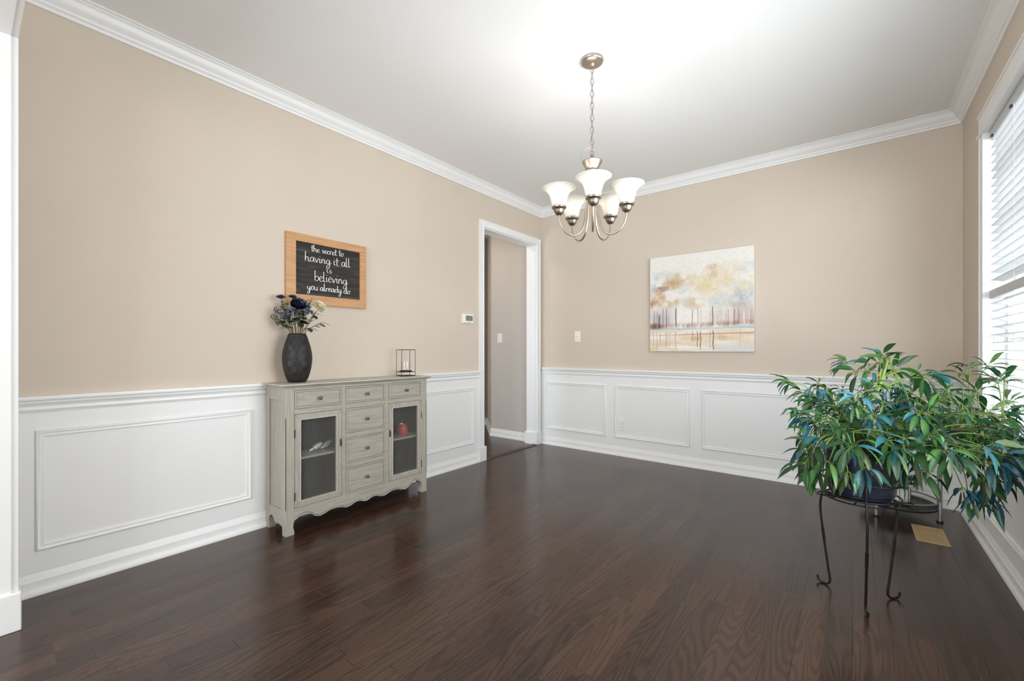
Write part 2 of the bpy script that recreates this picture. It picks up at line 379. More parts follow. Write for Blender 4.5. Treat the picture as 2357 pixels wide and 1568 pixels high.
# panel moulding frames on the wainscot
mprof = [(0, 0), (.001, .006), (.004, .011), (.009, .013), (.013, .011), (.016, .006), (.020, .0065), (.027, .0085), (.030, .006), (.031, 0)]
def panel_frame(o3, ua, a, b, z0, z1, nrm, label):
    """picture-frame moulding; a..b along axis ua from origin o3"""
    o3 = Vector(o3); ua = Vector(ua); n = Vector(nrm); up = Vector((0, 0, 1)); mb = MB(); k = len(mprof)
    cs = [(a, z0, 1, 1), (b, z0, -1, 1), (b, z1, -1, -1), (a, z1, 1, -1)]
    base = []
    for (u, z, su, sz) in cs:
        for (e, d) in mprof: base.append(o3 + ua*(u + su*e) + up*(z + sz*e) + n*d)
    fs = []
    for c in range(4):
        d = (c+1) % 4
        for i in range(k-1): fs.append((c*k+i, c*k+i+1, d*k+i+1, d*k+i))
        fs.append((c*k+k-1, c*k, d*k, d*k+k-1))
    mb.add(base, fs); o = mb.build(trim_name(), M['white'], smooth=True)
    struct(o, label, 'panel moulding'); return o
for i, (a, b) in enumerate(((.21, 1.103), (1.20, 2.093), (2.19, 3.078))):
    panel_frame((.003, 0, 0), (0, 1, 0), a, b, .193, .738, (1, 0, 0), 'white raised panel frame on left wainscot, ' + ('nearest the camera', 'behind the grey cabinet', 'between cabinet and doorway')[i])
for i, (a, b) in enumerate(((.082, .837), (.936, 1.692), (1.792, 2.548), (2.648, 3.402))):
    panel_frame((0, B - .003, 0), (1, 0, 0), a, b, .185, .732, (0, -1, 0), 'white raised panel frame on back wainscot, ' + ('nearest the doorway', 'around the power outlet', 'right of the outlet panel', 'behind the large plant')[i])
panel_frame((W - .003, 0, 0), (0, 1, 0), 3.72, 4.14, .185, .732, (-1, 0, 0), 'narrow white panel frame between window and back corner')
for i, (a, b) in enumerate(((2.46, 3.60), (1.22, 2.36), (.22, 1.12))):
    panel_frame((W - .003, 0, 0), (0, 1, 0), a, b, .185, .56, (-1, 0, 0), 'low white panel frame under the window, ' + ('nearest back corner', 'in the middle', 'nearest the camera')[i])

# doorway to the hall: jambs, casings, plinth blocks
dr = MB().box((-.13, DY0 - .001, 0), (0, DY0 + .012, DZ)).box((-.13, DY1 - .012, 0), (0, DY1 + .001, DZ)).box((-.13, DY0, DZ - .012), (0, DY1, DZ + .001)).build('door_1', M['white'], bevel=.001)
struct(dr, 'white cased doorway opening to the hall at the back corner', 'doorway')
def casing_piece(mb, y0, y1, z0, z1, inner, x0=0.0, sgn=1):
    """flat casing with a small inner bead; inner in 'l','r','b' = side the bead is on"""
    t = .016
    P = [(0, 0), (.010, 0), (.012, .004), (.018, .005), (.0185, .012), (.014, .015), (.015, .050), (.017, .056), (.021, .060), (.021, .070), (0, .070)]   # (depth, from the inner edge)
    if inner == 'r': mb.poly([(x0 + d, y1 - u, z0) for d, u in P], (0, 0, z1 - z0))
    if inner == 'l': mb.poly([(x0 + d, y0 + u, z0) for d, u in P], (0, 0, z1 - z0))
    if inner == 'b': mb.poly([(x0 + d, y0, z0 + u) for d, u in P], (0, y1 - y0, 0))
    return mb
cs = MB(); casing_piece(cs, DY0 - .066, DY0 + .004, .143, DZ + .066, 'r'); cs.build('casing', M['white'], dr, bevel=.0015)
cs = MB(); casing_piece(cs, DY1 - .004, DY1 + .066, .143, DZ + .066, 'l'); cs.build('casing', M['white'], dr, bevel=.0015)
cs = MB(); casing_piece(cs, DY0 + .004, DY1 - .004, DZ - .004, DZ + .066, 'b'); cs.build('casing', M['white'], dr, bevel=.0015)
MB().box((-.15, DY0 - .075, 0), (.028, DY0 + .022, .143)).build('plinth_block', M['white'], dr, bevel=.003)
MB().box((-.15, DY1 - .024, 0), (.028, DY1 + .072, .143)).build('plinth_block', M['white'], dr, bevel=.003)
th = MB().poly([(-.035, 3.245, .0), (.035, 3.245, 0), (.028, 3.245, .009), (-.015, 3.245, .012), (-.035, 3.245, .008)], (0, .865, 0)).build(trim_name(), M['threshold'], bevel=.001)
struct(th, 'dark wood threshold strip across the doorway floor', 'threshold')
# front cased opening (camera stands in it)
do = MB().box((XO - .001, -.001, 0), (XO + .012, .126, DZ + .02)).box((XO, -.001, DZ + .008), (3.38, .126, DZ + .021)).box((3.368, -.001, 0), (3.381, .126, DZ + .02)).build('door_2', M['white'], bevel=.001)
struct(do, 'white jamb of the wide cased opening at left edge', 'doorway')
MB().box((XO - .066, .125, .15), (XO + .006, .141, DZ + .086)).box((XO - .0665, .125, .15), (XO - .054, .146, DZ + .0865)).box((XO - .004, .1245, .15), (XO + .0065, .145, DZ + .03)).build('casing', M['white'], do, bevel=.0015)
MB().box((XO + .007, .125, DZ + .012), (3.374, .141, DZ + .086)).box((XO + .007, .1245, DZ + .074), (3.374, .146, DZ + .0865)).box((XO + .007, .1245, DZ + .0115), (3.374, .145, DZ + .024)).build('casing', M['white'], do, bevel=.0015)
MB().box((3.374, .125, .15), (3.446, .141, DZ + .086)).build('casing', M['white'], do, bevel=.0015)
MB().box((XO - .075, -.02, 0), (XO + .025, .152, .15)).build('plinth_block', M['white'], do, bevel=.004)
# far door in the hall (only its frame edge shows)
d3 = MB().box((-1.36, 4.02, 0), (-1.335, 4.09, 2.40)).box((-1.36, 4.61, 0), (-1.335, 4.70, 2.40)).box((-1.36, 4.09, 2.33), (-1.335, 4.61, 2.40)).build('door_3', M['cream_door'], bevel=.002)
struct(d3, 'cream door frame at the far end of the hall', 'door'); MB().box((-1.36, 4.09, .01), (-1.345, 4.61, 2.33)).build('door_panel', M['cream_door'], d3)

# ------------------------------------------------------------------ window
XG = W + .10
wi = MB().box((W - .001, WY1 - .004, WZ0), (W + .151, WY1 + .01, WZ1)).box((W - .001, WY0 - .01, WZ0), (W + .151, WY0 + .004, WZ1)).box((W - .001, WY0, WZ1 - .004), (W + .151, WY1, WZ1 + .01)).box((W - .001, WY0, WZ0 - .02), (W + .151, WY1, WZ0 + .002)).build('window_1', M['white'])
struct(wi, 'wide white window with blinds on the right wall', 'window')
cs = MB()
cs.box((W - .016, WY1 - .005, WZ0 - .1), (W, WY1 + .09, WZ1)).box((W - .021, WY1 + .076, WZ0 - .1005), (W + .001, WY1 + .0905, WZ1)).box((W - .020, WY1 - .0055, WZ0), (W + .001, WY1 + .010, WZ1)).box((W - .018, WY1 + .03, WZ0), (W, WY1 + .05, WZ1))
cs.box((W - .016, WY0 - .09, WZ0 - .1), (W, WY0 + .005, WZ1))
cs.build('casing', M['white'], wi, bevel=.0015)
MB().box((W - .02, WY0 - .095, WZ1 - .006), (W, WY1 + .095, WZ1 + .119)).box((W - .028, WY0 - .10, WZ1 - .0068), (W + .001, WY1 + .10, WZ1 + .012)).box((W - .026, WY0 - .10, WZ1 + .106), (W + .001, WY1 + .10, WZ1 + .1198)).build('head_casing', M['white'], wi, bevel=.002)
MB().box((W - .055, WY0 - .11, WZ0 - .022), (W + .1, WY1 + .11, WZ0 + .001)).build('window_sill', M['white'], wi, bevel=.004)
MB().box((W - .018, WY0 - .09, WZ0 - .10), (W, WY1 + .09, WZ0 - .022)).build('window_apron', M['white'], wi, bevel=.003)
YM = (WY0 + WY1)/2
MB().box((W, YM - .05, WZ0), (W + .15, YM + .05, WZ1)).build('mullion', M['white'], wi, bevel=.002)
for (ya, yb) in ((WY0, YM - .05), (YM + .05, WY1)):
    for (za, zb, dx) in ((WZ0, 1.42, 0), (1.385, WZ1, .03)):
        x0 = W + .07 + dx; x1 = x0 + .03; s_ = .045
        m = MB().box((x0, ya, za), (x1, ya + s_, zb)).box((x0, yb - s_, za), (x1, yb, zb)).box((x0, ya + s_, za), (x1, yb - s_, za + s_)).box((x0, ya + s_, zb - s_), (x1, yb - s_, zb))
        sa = m.build('sash', M['white'], wi, bevel=.002)
        gm = MB(); iy0, iy1, iz0, iz1 = ya + s_, yb - s_, za + s_, zb - s_
        for k in range(1, 4): yy = iy0 + (iy1 - iy0)*k/4; gm.box((x0 + .004, yy - .009, iz0), (x1 - .004, yy + .009, iz1))
        for k in range(1, 3): zz = iz0 + (iz1 - iz0)*k/3; gm.box((x0 + .005, iy0, zz - .009), (x1 - .005, iy1, zz + .009))
        gm.build('muntins', M['white'], sa)
        MB().box((x0 + .012, iy0, iz0), (x0 + .016, iy1, iz1)).build('pane', M['glass'], sa)
# blinds
def blind(ya, yb, label, raised=False):
    xb = W + .036
    t = thing('window_blind', (xb, (ya+yb)/2, WZ1), label, 'blind', 'white slatted blinds in the window')
    MB().box((xb - .03, ya + .008, WZ1 - .045), (xb + .025, yb - .008, WZ1 - .002)).build('headrail', M['slat'], t, bevel=.002)
    m = MB(); z = WZ1 - .06; tilt = R(0 if raised else -14)
    while z > (WZ1 - .25 if raised else WZ0 + .03):
        if raised or not (1.375 < z < 1.44):
            c, s_ = math.cos(tilt)*.025, math.sin(tilt)*.025
            pts = [(xb - c, ya + .012, z - s_), (xb, ya + .012, z + .0025), (xb + c, ya + .012, z + s_), (xb + c, ya + .012, z + s_ - .0025), (xb, ya + .012, z), (xb - c, ya + .012, z - s_ - .0025)]
            m.poly(pts, (0, yb - ya - .024, 0))
        z -= (.0055 if raised else .0432)
    m.build('slats', M['slat'], t)
    zb_ = WZ1 - .275 if raised else WZ0 + .004
    if not raised: MB().box((xb - .03, ya + .010, 1.385), (xb + .022, yb - .010, 1.430)).build('middle_rail', M['slat'], t, bevel=.003)
    MB().box((xb - .025, ya + .012, zb_), (xb + .025, yb - .012, zb_ + .018)).build('bottom_rail', M['slat'], t, bevel=.003)
    for k in range(4):
        y = yb - .10 - k*(yb - ya - .2)/3; m = MB()
        for dx in (-.028, .028): m.tube([(xb + dx, y, zb_ + .006), (xb + dx, y, WZ1 - .04)], .0011, 5)
        m.build('ladder_cord', M['slat'], t)
    for k in range(4):
        y = yb - .06 - k*.36; MB().box((xb - .034, y - .02, WZ1 - .055), (xb - .026, y, WZ1 - .044)).build('rail_clip', M['dark'], t)
blind(YM + .05, WY1, 'white slatted blind in the window half nearer the back corner')
blind(WY0, YM - .05, 'unseen white blind raised to let light in, window half nearer the camera', True)  # out of view, raised only to let more daylight onto the left side

# ------------------------------------------------------------------ fittings on the walls
t = thing('thermostat', (0, 2.985, 1.397), 'white wall thermostat with grey display left of the doorway', 'thermostat')
MB().box((0, 2.918, 1.352), (.006, 3.058, 1.440)).build('backplate', M['plastic'], t, bevel=.003)
MB().box((.006, 2.922, 1.355), (.027, 3.054, 1.437)).build('housing', M['plastic'], t, bevel=.004)
MB().box((.0268, 2.947, 1.374), (.0282, 3.040, 1.423)).build('display', M['lcd'], t)
MB().box((.0268, 2.984, 1.362), (.0280, 3.000, 1.367)).build('badge', M['lcd'], t)
def switch(c, n, label):
    """c centre on wall plane (y = const wall), n = -1 faces -y"""
    x, y, z = c; t = thing('light_switch', c, label, 'light switch')
    MB().box((x - .037, y - .006, z - .060), (x + .037, y, z + .060)).build('switch_plate', M['plastic'], t, bevel=.003)
    MB().poly([(x - .005, y - .006, z - .013), (x + .005, y - .006, z - .013), (x + .005, y - .006, z + .013), (x - .005, y - .006, z + .013)], (0, -.002, 0)).build('toggle_slot', M['plastic'], t)
    MB().poly([(x - .004, y - .006, z - .002), (x - .004, y - .018, z + .006), (x - .004, y - .016, z + .012), (x - .004, y - .006, z + .010)], (.008, 0, 0)).build('toggle', M['plastic'], t, bevel=.001)
    for zz in (-.045, .045): MB().tube([(x, y - .0055, z + zz), (x, y - .0072, z + zz)], .003, 10).build('screw', M['nickel'], t)
switch((.49, B, 1.245), -1, 'white toggle light switch on the beige back wall')
switch((-.611, 4.215, 1.245), -1, 'white toggle light switch on the hall wall through the doorway')
x, y, z = 1.022, B - .003, .325
t = thing('power_outlet', (x, y, z), 'white duplex power outlet inside a back wainscot panel', 'power outlet')
MB().box((x - .037, y - .006, z - .060), (x + .037, y, z + .060)).build('outlet_plate', M['plastic'], t, bevel=.003)
for dz in (-.021, .021):
    s_ = MB().box((x - .016, y - .009, z + dz - .014), (x + .016, y - .005, z + dz + .014)).build('socket', M['plastic'], t, bevel=.004)
    MB().box((x - .008, y - .0094, z + dz - .002), (x - .006, y - .0088, z + dz + .008)).box((x + .006, y - .0094, z + dz - .001), (x + .008, y - .0088, z + dz + .007)).box((x - .002, y - .0094, z + dz - .010), (x + .002, y - .0088, z + dz - .006)).build('slots', M['dark'], s_)
# floor vent
t = thing('floor_vent', (3.252, 3.562, 0), 'tan metal floor register near the right wall below plants', 'floor vent')
m = MB(); x0, x1, y0, y1 = 3.180, 3.324, 3.412, 3.712; a = .024
m.box((x0, y0, 0), (x0 + a, y1, .005)).box((x1 - a, y0, 0), (x1, y1, .005)).box((x0 + a, y0, 0), (x1 - a, y0 + a, .005)).box((x0 + a, y1 - a, 0), (x1 - a, y1, .005)).build('vent_frame', M['vent'], t, bevel=.0015)
m = MB()
for k in range(32):
    yy = y0 + a + .003 + k*(y1 - y0 - 2*a - .006)/32
    m.box((x0 + a, yy, .0008), (x1 - a, yy + .0052, .0032))
m.box((x0 + a, (y0+y1)/2 + .005, .001), (x1 - a, y1 - a - .006, .0036))
m.build('louvres', M['vent'], t)
MB().box((x0 + a, y0 + a, .0002), (x1 - a, y1 - a, .0009)).build('damper', M['ventdark'], t)

# ================================================================== sideboard cabinet
CX, CY0, CY1, CZT = .28, 1.181, 2.250, .875
cab = thing('sideboard_cabinet', (.15, 1.7155, 0), 'distressed grey wooden sideboard with drawers and wire mesh doors', 'cabinet')
t_ = MB()
def top_slab(mb):
    prof = [(0, .875), (.006, .875), (.012, .879), (.018, .884), (.026, .888), (.030, .892), (.028, .897), (0, .897)]
    x0, x1, y0, y1 = .023, CX - .002, CY0 + .002, CY1 - .002
    for i in range(len(prof)-1):
        (a, z0), (b, z1) = prof[i], prof[i+1]
        q = [(x0, y0-a, z0), (x1+a, y0-a, z0), (x1+a, y1+a, z0), (x0, y1+a, z0)]
        r_ = [(x0, y0-b, z1), (x1+b, y0-b, z1), (x1+b, y1+b, z1), (x0, y1+b, z1)]
        mb.add(q + r_, [(0, 1, 5, 4), (1, 2, 6, 5), (2, 3, 7, 6), (3, 0, 4, 7)])
    mb.add([(x0, y0, .897), (x1, y0, .897), (x1, y1, .897), (x0, y1, .897)], [(0, 1, 2, 3)])
    mb.add([(x0, y0, .875), (x1, y0, .875), (x1, y1, .875), (x0, y1, .875)], [(0, 3, 2, 1)])
    return mb
top_slab(t_).build('top', M['pale_rub'], cab)
# front posts / legs with shaped feet
def leg(y0, sgn):
    """y0 outer face, sgn +1: inner side is +y"""
    P = [(0, 0), (.050, 0), (.0525, .012), (.050, .026), (.046, .040), (.045, .052), (.047, .066), (.052, .084), (.052, CZT), (0, CZT)]
    m = MB(); m.poly([(CX - .045, y0 + sgn*u, z) for (u, z) in P], (.045, 0, 0)); return m
for (y0, s_) in ((CY0, 1), (CY1, -1)): leg(y0, s_).build('leg', M['cabv'], cab, bevel=.0018)
for (y0, s_) in ((CY0, 1), (CY1, -1)):
    ya, yb = sorted((y0, y0 + s_*.04)); m = MB()
    P = [(.023, 0), (.058, 0), (.060, .02), (.056, .05), (.060, .075), (.060, CZT), (.023, CZT)]
    m.poly([(u, ya, z) for (u, z) in P], (0, yb - ya, 0)).build('leg', M['cabv'], cab, bevel=.0015)
# chamfer grooves on the outer corner of front posts
MB().box((CX - .004, CY0 - .0006, .155), (CX + .0006, CY0 + .004, .700)).build('corner_groove', M['cabedge'], cab, bevel=.0015)
MB().box((CX - .004, CY1 - .004, .155), (CX + .0006, CY1 + .0006, .700)).build('corner_groove', M['cabedge'], cab, bevel=.0015)
# side panels (recessed) and side aprons
for s_, yy in ((1, CY0), (-1, CY1)):
    ya, yb = sorted((yy + s_*.010, yy + s_*.018))
    MB().box((.058, ya, .14), (CX - .044, yb, CZT)).build('side_panel', M['cabv'], cab)
    ya, yb = sorted((yy + s_*.002, yy + s_*.018))
    MB().box((.058, ya, .80), (CX - .044, yb, CZT)).build('side_rail', M['cab'], cab, bevel=.001)
    P = [(.058, .15), (.058, .068), (.075, .086), (.095, .090), (.115, .078), (.130, .060), (.145, .054), (.165, .062), (.185, .058), (.205, .056), (CX - .044, .050), (CX - .044, .15)]
    MB().poly([(u, ya, z) for (u, z) in P], (0, yb - ya, 0)).build('side_apron', M['cab'], cab, bevel=.001)
# face frame
Y = [1.233, 1.5365, 1.5645, 1.8685, 1.8975, 2.199]
m = MB()
m.box((CX - .022, 1.233, .859), (CX, 2.199, CZT))
for a_, b_ in ((1.233, Y[1]), (Y[2], Y[3]), (Y[4], 2.199)): m.box((CX - .022, a_, .7155), (CX, b_, .7465))
m.box((CX - .022, Y[1], .155), (CX, Y[2], .859)); m.box((CX - .022, Y[3], .155), (CX, Y[4], .859))
m.box((CX - .022, Y[2], .5205), (CX, Y[3], .5515)); m.box((CX - .022, Y[2], .3265), (CX, Y[3], .3535))
m.build('face_frame', M['cab'], cab, bevel=.0012)
# back, bottom, dividers (dark inside)
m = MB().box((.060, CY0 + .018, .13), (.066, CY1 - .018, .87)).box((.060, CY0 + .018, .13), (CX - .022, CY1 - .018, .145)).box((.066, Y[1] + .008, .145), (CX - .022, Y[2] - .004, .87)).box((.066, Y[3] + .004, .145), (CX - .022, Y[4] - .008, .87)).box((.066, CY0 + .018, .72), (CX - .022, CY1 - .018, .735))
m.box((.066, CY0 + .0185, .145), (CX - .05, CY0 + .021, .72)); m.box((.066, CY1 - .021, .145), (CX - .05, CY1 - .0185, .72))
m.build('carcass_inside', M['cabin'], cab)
# scalloped apron
def apron_z(u):       # u in 0..1 over the half width from the post to the centre
    K = [(0, .086), (.06, .100), (.13, .108), (.20, .098), (.28, .072), (.33, .066), (.38, .072), (.47, .085), (.55, .087), (.63, .078), (.69, .067), (.75, .070), (.84, .086), (.90, .086), (.96, .075), (1, .069)]
    for (a, za), (b, zb) in zip(K, K[1:]):
        if a <= u <= b:
            f = (u-a)/(b-a); f = f*f*(3-2*f); return za + (zb-za)*f
    return K[-1][1]
N = 72; ys = [1.233 + (2.199-1.233)*i/N for i in range(N+1)]; zz = [apron_z(1 - abs(2*i/N - 1)) for i in range(N+1)]
m = MB()
for i in range(N):
    m.add([(CX-.02, ys[i], zz[i]), (CX-.02, ys[i+1], zz[i+1]), (CX-.02, ys[i+1], .155), (CX-.02, ys[i], .155), (CX-.001, ys[i], zz[i]), (CX-.001, ys[i+1], zz[i+1]), (CX-.001, ys[i+1], .155), (CX-.001, ys[i], .155)], [(0, 3, 2, 1), (4, 5, 6, 7), (0, 1, 5, 4), (3, 7, 6, 2)])
ap = m.build('apron', M['cab'], cab)
m = MB(); m.tube([(CX + .0005, ys[i], zz[i] + .003) for i in range(N+1)], .0032, 6); m.build('apron_bead', M['pale_rub'], ap, smooth=True)
m = MB(); m.tube([(CX - .0005, ys[i], zz[i] + .0085) for i in range(N+1)], .0014, 5); m.build('apron_groove', M['cabedge'], ap, smooth=True)
def ring_rect(mb, y0, y1, z0, z1, w, x0, x1):
    return mb.box((x0, y0, z0), (x1, y0+w, z1)).box((x0, y1-w, z0), (x1, y1, z1)).box((x0, y0+w, z0), (x1, y1-w, z0+w)).box((x0, y0+w, z1-w), (x1, y1-w, z1))
def knob(y, z, par):
    m = MB(); x = CX + .003
    pr = [(.0035, 0), (.0035, .010), (.006, .012), (.0105, .016), (.0115, .020), (.0095, .0245), (.005, .027), (.001, .0275)]
    b = len(m.v); n = 16
    for (r, h) in pr:
        for k in range(n): q_ = 2*math.pi*k/n; m.v.append((x + h, y + r*math.cos(q_), z + r*math.sin(q_)))
    for i in range(len(pr)-1):
        for k in range(n): l = (k+1) % n; m.f.append((b+i*n+k, b+i*n+l, b+(i+1)*n+l, b+(i+1)*n+k))
    m.f.append(tuple(b+(len(pr)-1)*n+k for k in range(n))); m.build('knob', M['bronze'], par, smooth=True)
def drawer(y0, y1, z0, z1):
    g = .0022
    m = MB().box((CX - .02, y0+g, z0+g), (CX - .002, y1-g, z1-g)); d = m.build('drawer', M['cab'], cab)
    m = MB(); ring_rect(m, y0+g, y1-g, z0+g, z1-g, .0095, CX - .002, CX + .002); m.build('drawer_border', M['cab'], d, bevel=.001)
    m = MB(); ring_rect(m, y0+g+.0095, y1-g-.0095, z0+g+.0095, z1-g-.0095, .0018, CX - .002, CX - .0006); m.build('drawer_groove', M['cabedge'], d)
    ring_rect(MB(), y0, y1, z0, z1, g, CX - .015, CX - .0015).build('gap_shade_strip', M['cabedge'], d)  # dark strip fills the gap, its shade given as colour
    knob((y0+y1)/2, (z0+z1)/2, d)
for i in (0, 2, 4): drawer(Y[i], Y[i+1], .7465, .859)
drawer(Y[2], Y[3], .5515, .7155); drawer(Y[2], Y[3], .3535, .5205); drawer(Y[2], Y[3], .155, .3265)
def door(y0, y1, hinge):
    z0, z1 = .155, .7155; g = .0022; w_ = .038
    def quad(a, b, c, d, mb):    # mitred stile
        mb.poly([(CX - .016, p[0], p[1]) for p in (a, b, c, d)], (.0175, 0, 0))
    o = [(y0+g, z0+g), (y1-g, z0+g), (y1-g, z1-g), (y0+g, z1-g)]; n_ = [(y0+w_, z0+w_), (y1-w_, z0+w_), (y1-w_, z1-w_), (y0+w_, z1-w_)]
    m = MB()
    for k in range(4):
        l = (k+1) % 4; quad(o[k], o[l], n_[l], n_[k], m)
    d = m.build('door', M['cabv'], cab, bevel=.001)
    ring_rect(MB(), y0+w_-.006, y1-w_+.006, z0+w_-.006, z1-w_+.006, .006, CX + .001, CX + .004).build('door_bead', M['pale_rub'], d, bevel=.001)
    ring_rect(MB(), y0, y1, z0, z1, g, CX - .015, CX - .0015).build('gap_shade_strip', M['cabedge'], d)  # dark strip round the door stands in for shade in the gap
    m = MB()                     # mitre joint lines
    for a, b in zip(o, n_):
        dy = .0006; m = MB(); m.poly([(CX + .0014, a[0]-dy, a[1]), (CX + .0014, a[0]+dy, a[1]), (CX + .0014, b[0]+dy, b[1]), (CX + .0014, b[0]-dy, b[1])], (.0004, 0, 0)); m.build('mitre_joint', M['cabedge'], d)
    # expanded-metal mesh
    ya, yb, za, zb = y0+w_, y1-w_, z0+w_, z1-w_; px, pz = .0105, .0185; m = MB(); k_ = pz/px
    def wire(c, s):
        pts = []
        # line z = za + s*(y-ya)*k + c
        for (yy) in (ya, yb):
            z = za + s*(yy-ya)*k_ + c
            if za <= z <= zb: pts.append((yy, z))
        for z in (za, zb):
            yy = ya + (z-za-c)/(s*k_)
            if ya < yy < yb: pts.append((yy, z))
        if len(pts) >= 2:
            a, b = pts[0], pts[-1]
            if (a[0]-b[0])**2+(a[1]-b[1])**2 > 1e-5: m.tube([(CX - .006, a[0], a[1]), (CX - .006, b[0], b[1])], .0007, 4)
    c = -((yb-ya)*k_)
    while c < (zb-za): wire(c, 1); c += pz
    c = 0
    while c < (zb-za)+(yb-ya)*k_: wire(c, -1); c += pz
    m.build('wire_mesh', M['meshwire'], d)
    hy = y1 - .008 if hinge < 0 else y0 + .010
    m = MB().box((CX + .0015, hy - .006, .475), (CX + .004, hy + .006, .525)); h = m.build('handle', M['bronze'], d, bevel=.001)
    MB().tube([(CX + .004, hy, .483), (CX + .014, hy, .486), (CX + .016, hy, .500), (CX + .014, hy, .514), (CX + .004, hy, .517)], .0022, 8).build('handle_pull', M['bronze'], h, smooth=True)
    hy = y0 + .001 if hinge < 0 else y1 - .001
    for hz in (.225, .600): MB().tube([(CX + .001, hy, hz - .025), (CX + .001, hy, hz + .025)], .0032, 8).build('hinge', M['black_metal'], d)
M['meshwire'] = paint('pale_wire', srgb(150, 147, 140), .4, 100, .02, .4)
door(Y[0], Y[1], -1); door(Y[4], Y[5], 1)
MB().box((.066, CY0 + .021, .432), (CX - .035, Y[1] + .008, .446)).build('shelf', M['cab'], cab)
MB().box((.066, Y[4] - .008, .432), (CX - .035, CY1 - .021, .446)).build('shelf', M['cab'], cab)
# things on the cabinet shelves
t = thing('jar_candle', (.17, 2.105, .446), 'red jar candle on the shelf behind the right mesh door', 'candle')
MB().lathe([(.030, 0), (.036, .004), (.038, .02), (.038, .055), (.034, .068), (.026, .076)], (.17, 2.105, .447), 24).build('wax', M['redwax'], t, smooth=True)
MB().lathe([(.029, .076), (.031, .078), (.031, .084), (.029, .084), (.028, .078)], (.17, 2.105, .447), 24, False, False).build('gold_rim', paint('gold_rim', srgb(206, 160, 96), .3, 60, .02, .9), t, smooth=True)
M['acry'] = paint('pale_clear_plastic', srgb(206, 210, 222), .2, 60, .3, .2)
def plug(c, ang, lab):
    t = thing('plug_in_light', c, lab, 'plug-in light', 'plug-in lights on cabinet shelf')
    d = Vector((.25*math.sin(ang), math.cos(ang), .45)).normalized(); c = Vector(c) + Vector((0, 0, .018))
    MB().tube([c - d*.03, c - d*.005, c + d*.0, c + d*.03, c + d*.045, c + d*.06], [.008, .010, .017, .018, .015, .008], 10).build('lens', M['acry'], t, smooth=True)
    m = MB(); s_ = Vector((0, 0, .006)); 
    for q_ in (-1, 1): m.tube([c - d*.028 + s_*q_, c - d*.050 + s_*q_], .0018, 6)
    m.build('prongs', M['nickel'], t)
plug((.17, 1.405, .451), .2, 'clear plastic plug-in light on cabinet shelf, left of the two')
plug((.15, 1.49, .451), -.3, 'clear plastic plug-in light on cabinet shelf, right of the two')

# ================================================================== vase and flowers
VC = (.140, 1.316, .8975)
vprof = [(.050, 0), (.058, .004), (.072, .03), (.085, .07), (.093, .11), (.096, .145), (.094, .18), (.086, .22), (.075, .255), (.064, .285), (.057, .303), (.054, .306), (.050, .303), (.056, .280), (.068, .25), (.078, .22), (.080, .05), (.03, .02)]
vout = smooth_path([(r_, 0, z_) for r_, z_ in vprof[:11]], 18); NV = 300; vm = MB(); rows = 0
def relief(u, z_):          # concentric diamond ribs around the belly
    a = u*8; col = math.floor(a); fx = abs(a - col - .5); fz = z_*15 + .5*(col % 2); fz = abs(fz - math.floor(fz) - .5)
    return .5 + .5*math.sin((fx + fz)*34)
for p_ in vout:
    amp = .0016*max(0, min(1, (p_.z - .012)/.02, (.298 - p_.z)/.01))
    for k in range(NV):
        q_ = 2*math.pi*k/NV; r_ = p_.x - amp*(1 - relief(k/NV, p_.z)); vm.v.append((r_*math.cos(q_), r_*math.sin(q_), p_.z))
    rows += 1
for i in range(rows-1):
    for k in range(NV): l = (k+1) % NV; vm.f.append((i*NV+k, i*NV+l, (i+1)*NV+l, (i+1)*NV+k))
vm.f.append(tuple(reversed(range(NV)))); b_ = (rows-1)*NV
vm.lathe([(vout[-1].x, vout[-1].z)] + vprof[11:], (0, 0, 0), 60, False, True)
v = vm.build('vase', M['vase'], smooth='all')
v.data.transform(Matrix.Diagonal((.9, .9, 1, 1))); v.location = VC; tag(v, 'black embossed ceramic vase standing on left end of sideboard', 'vase')
def fstem(par, p, r=.0022, mat='fstem', bend=.02):
    b = Vector((VC[0] + (p[0]-VC[0])*.12, VC[1] + (p[1]-VC[1])*.12, VC[2] + .12)); p = Vector(p)
    nk = Vector((VC[0] + (p[0]-VC[0])*.30, VC[1] + (p[1]-VC[1])*.30, VC[2] + .30)); mid = nk.lerp(p, .5) + Vector((0, 0, bend*.6))
    pts = smooth_path([b, nk, mid, p], 5); MB().tube(pts, r, 6).build('stem', M[mat], par, smooth='all'); return (p - mid).normalized()
def petal(mb, c, d, up, L, w, curl=.3, seg=3):
    d = d.normalized(); s_ = d.cross(up)
    if s_.length < 1e-4: s_ = d.orthogonal()
    s_.normalize(); u = s_.cross(d)
    vs = []; 
    for i in range(seg+1):
        t = i/seg; ww = w*math.sin(math.pi*min(.97, .12+t*.85))**.7*(1 if i < seg else .35); cc = c + d*(L*t) + u*(curl*L*t*t)
        vs += [cc - s_*ww, cc + u*(-.15*ww), cc + s_*ww]
    fs = []
    for i in range(seg):
        a = i*3; fs += [(a, a+1, a+4, a+3), (a+1, a+2, a+5, a+4)]
    mb.add(vs, fs)
def frame(ax):
    ax = ax.normalized(); a = ax.orthogonal().normalized(); return ax, a, ax.cross(a)
def daisy(mb, c, ax, L, w, n, tilt, curl, c0=0):
    ax, a, b = frame(ax)
    for k in range(n):
        q_ = 2*math.pi*(k + c0)/n; d = (a*math.cos(q_) + b*math.sin(q_))*math.cos(tilt) + ax*math.sin(tilt); petal(mb, c, d, ax, L*random.uniform(.9, 1.08), w, curl)
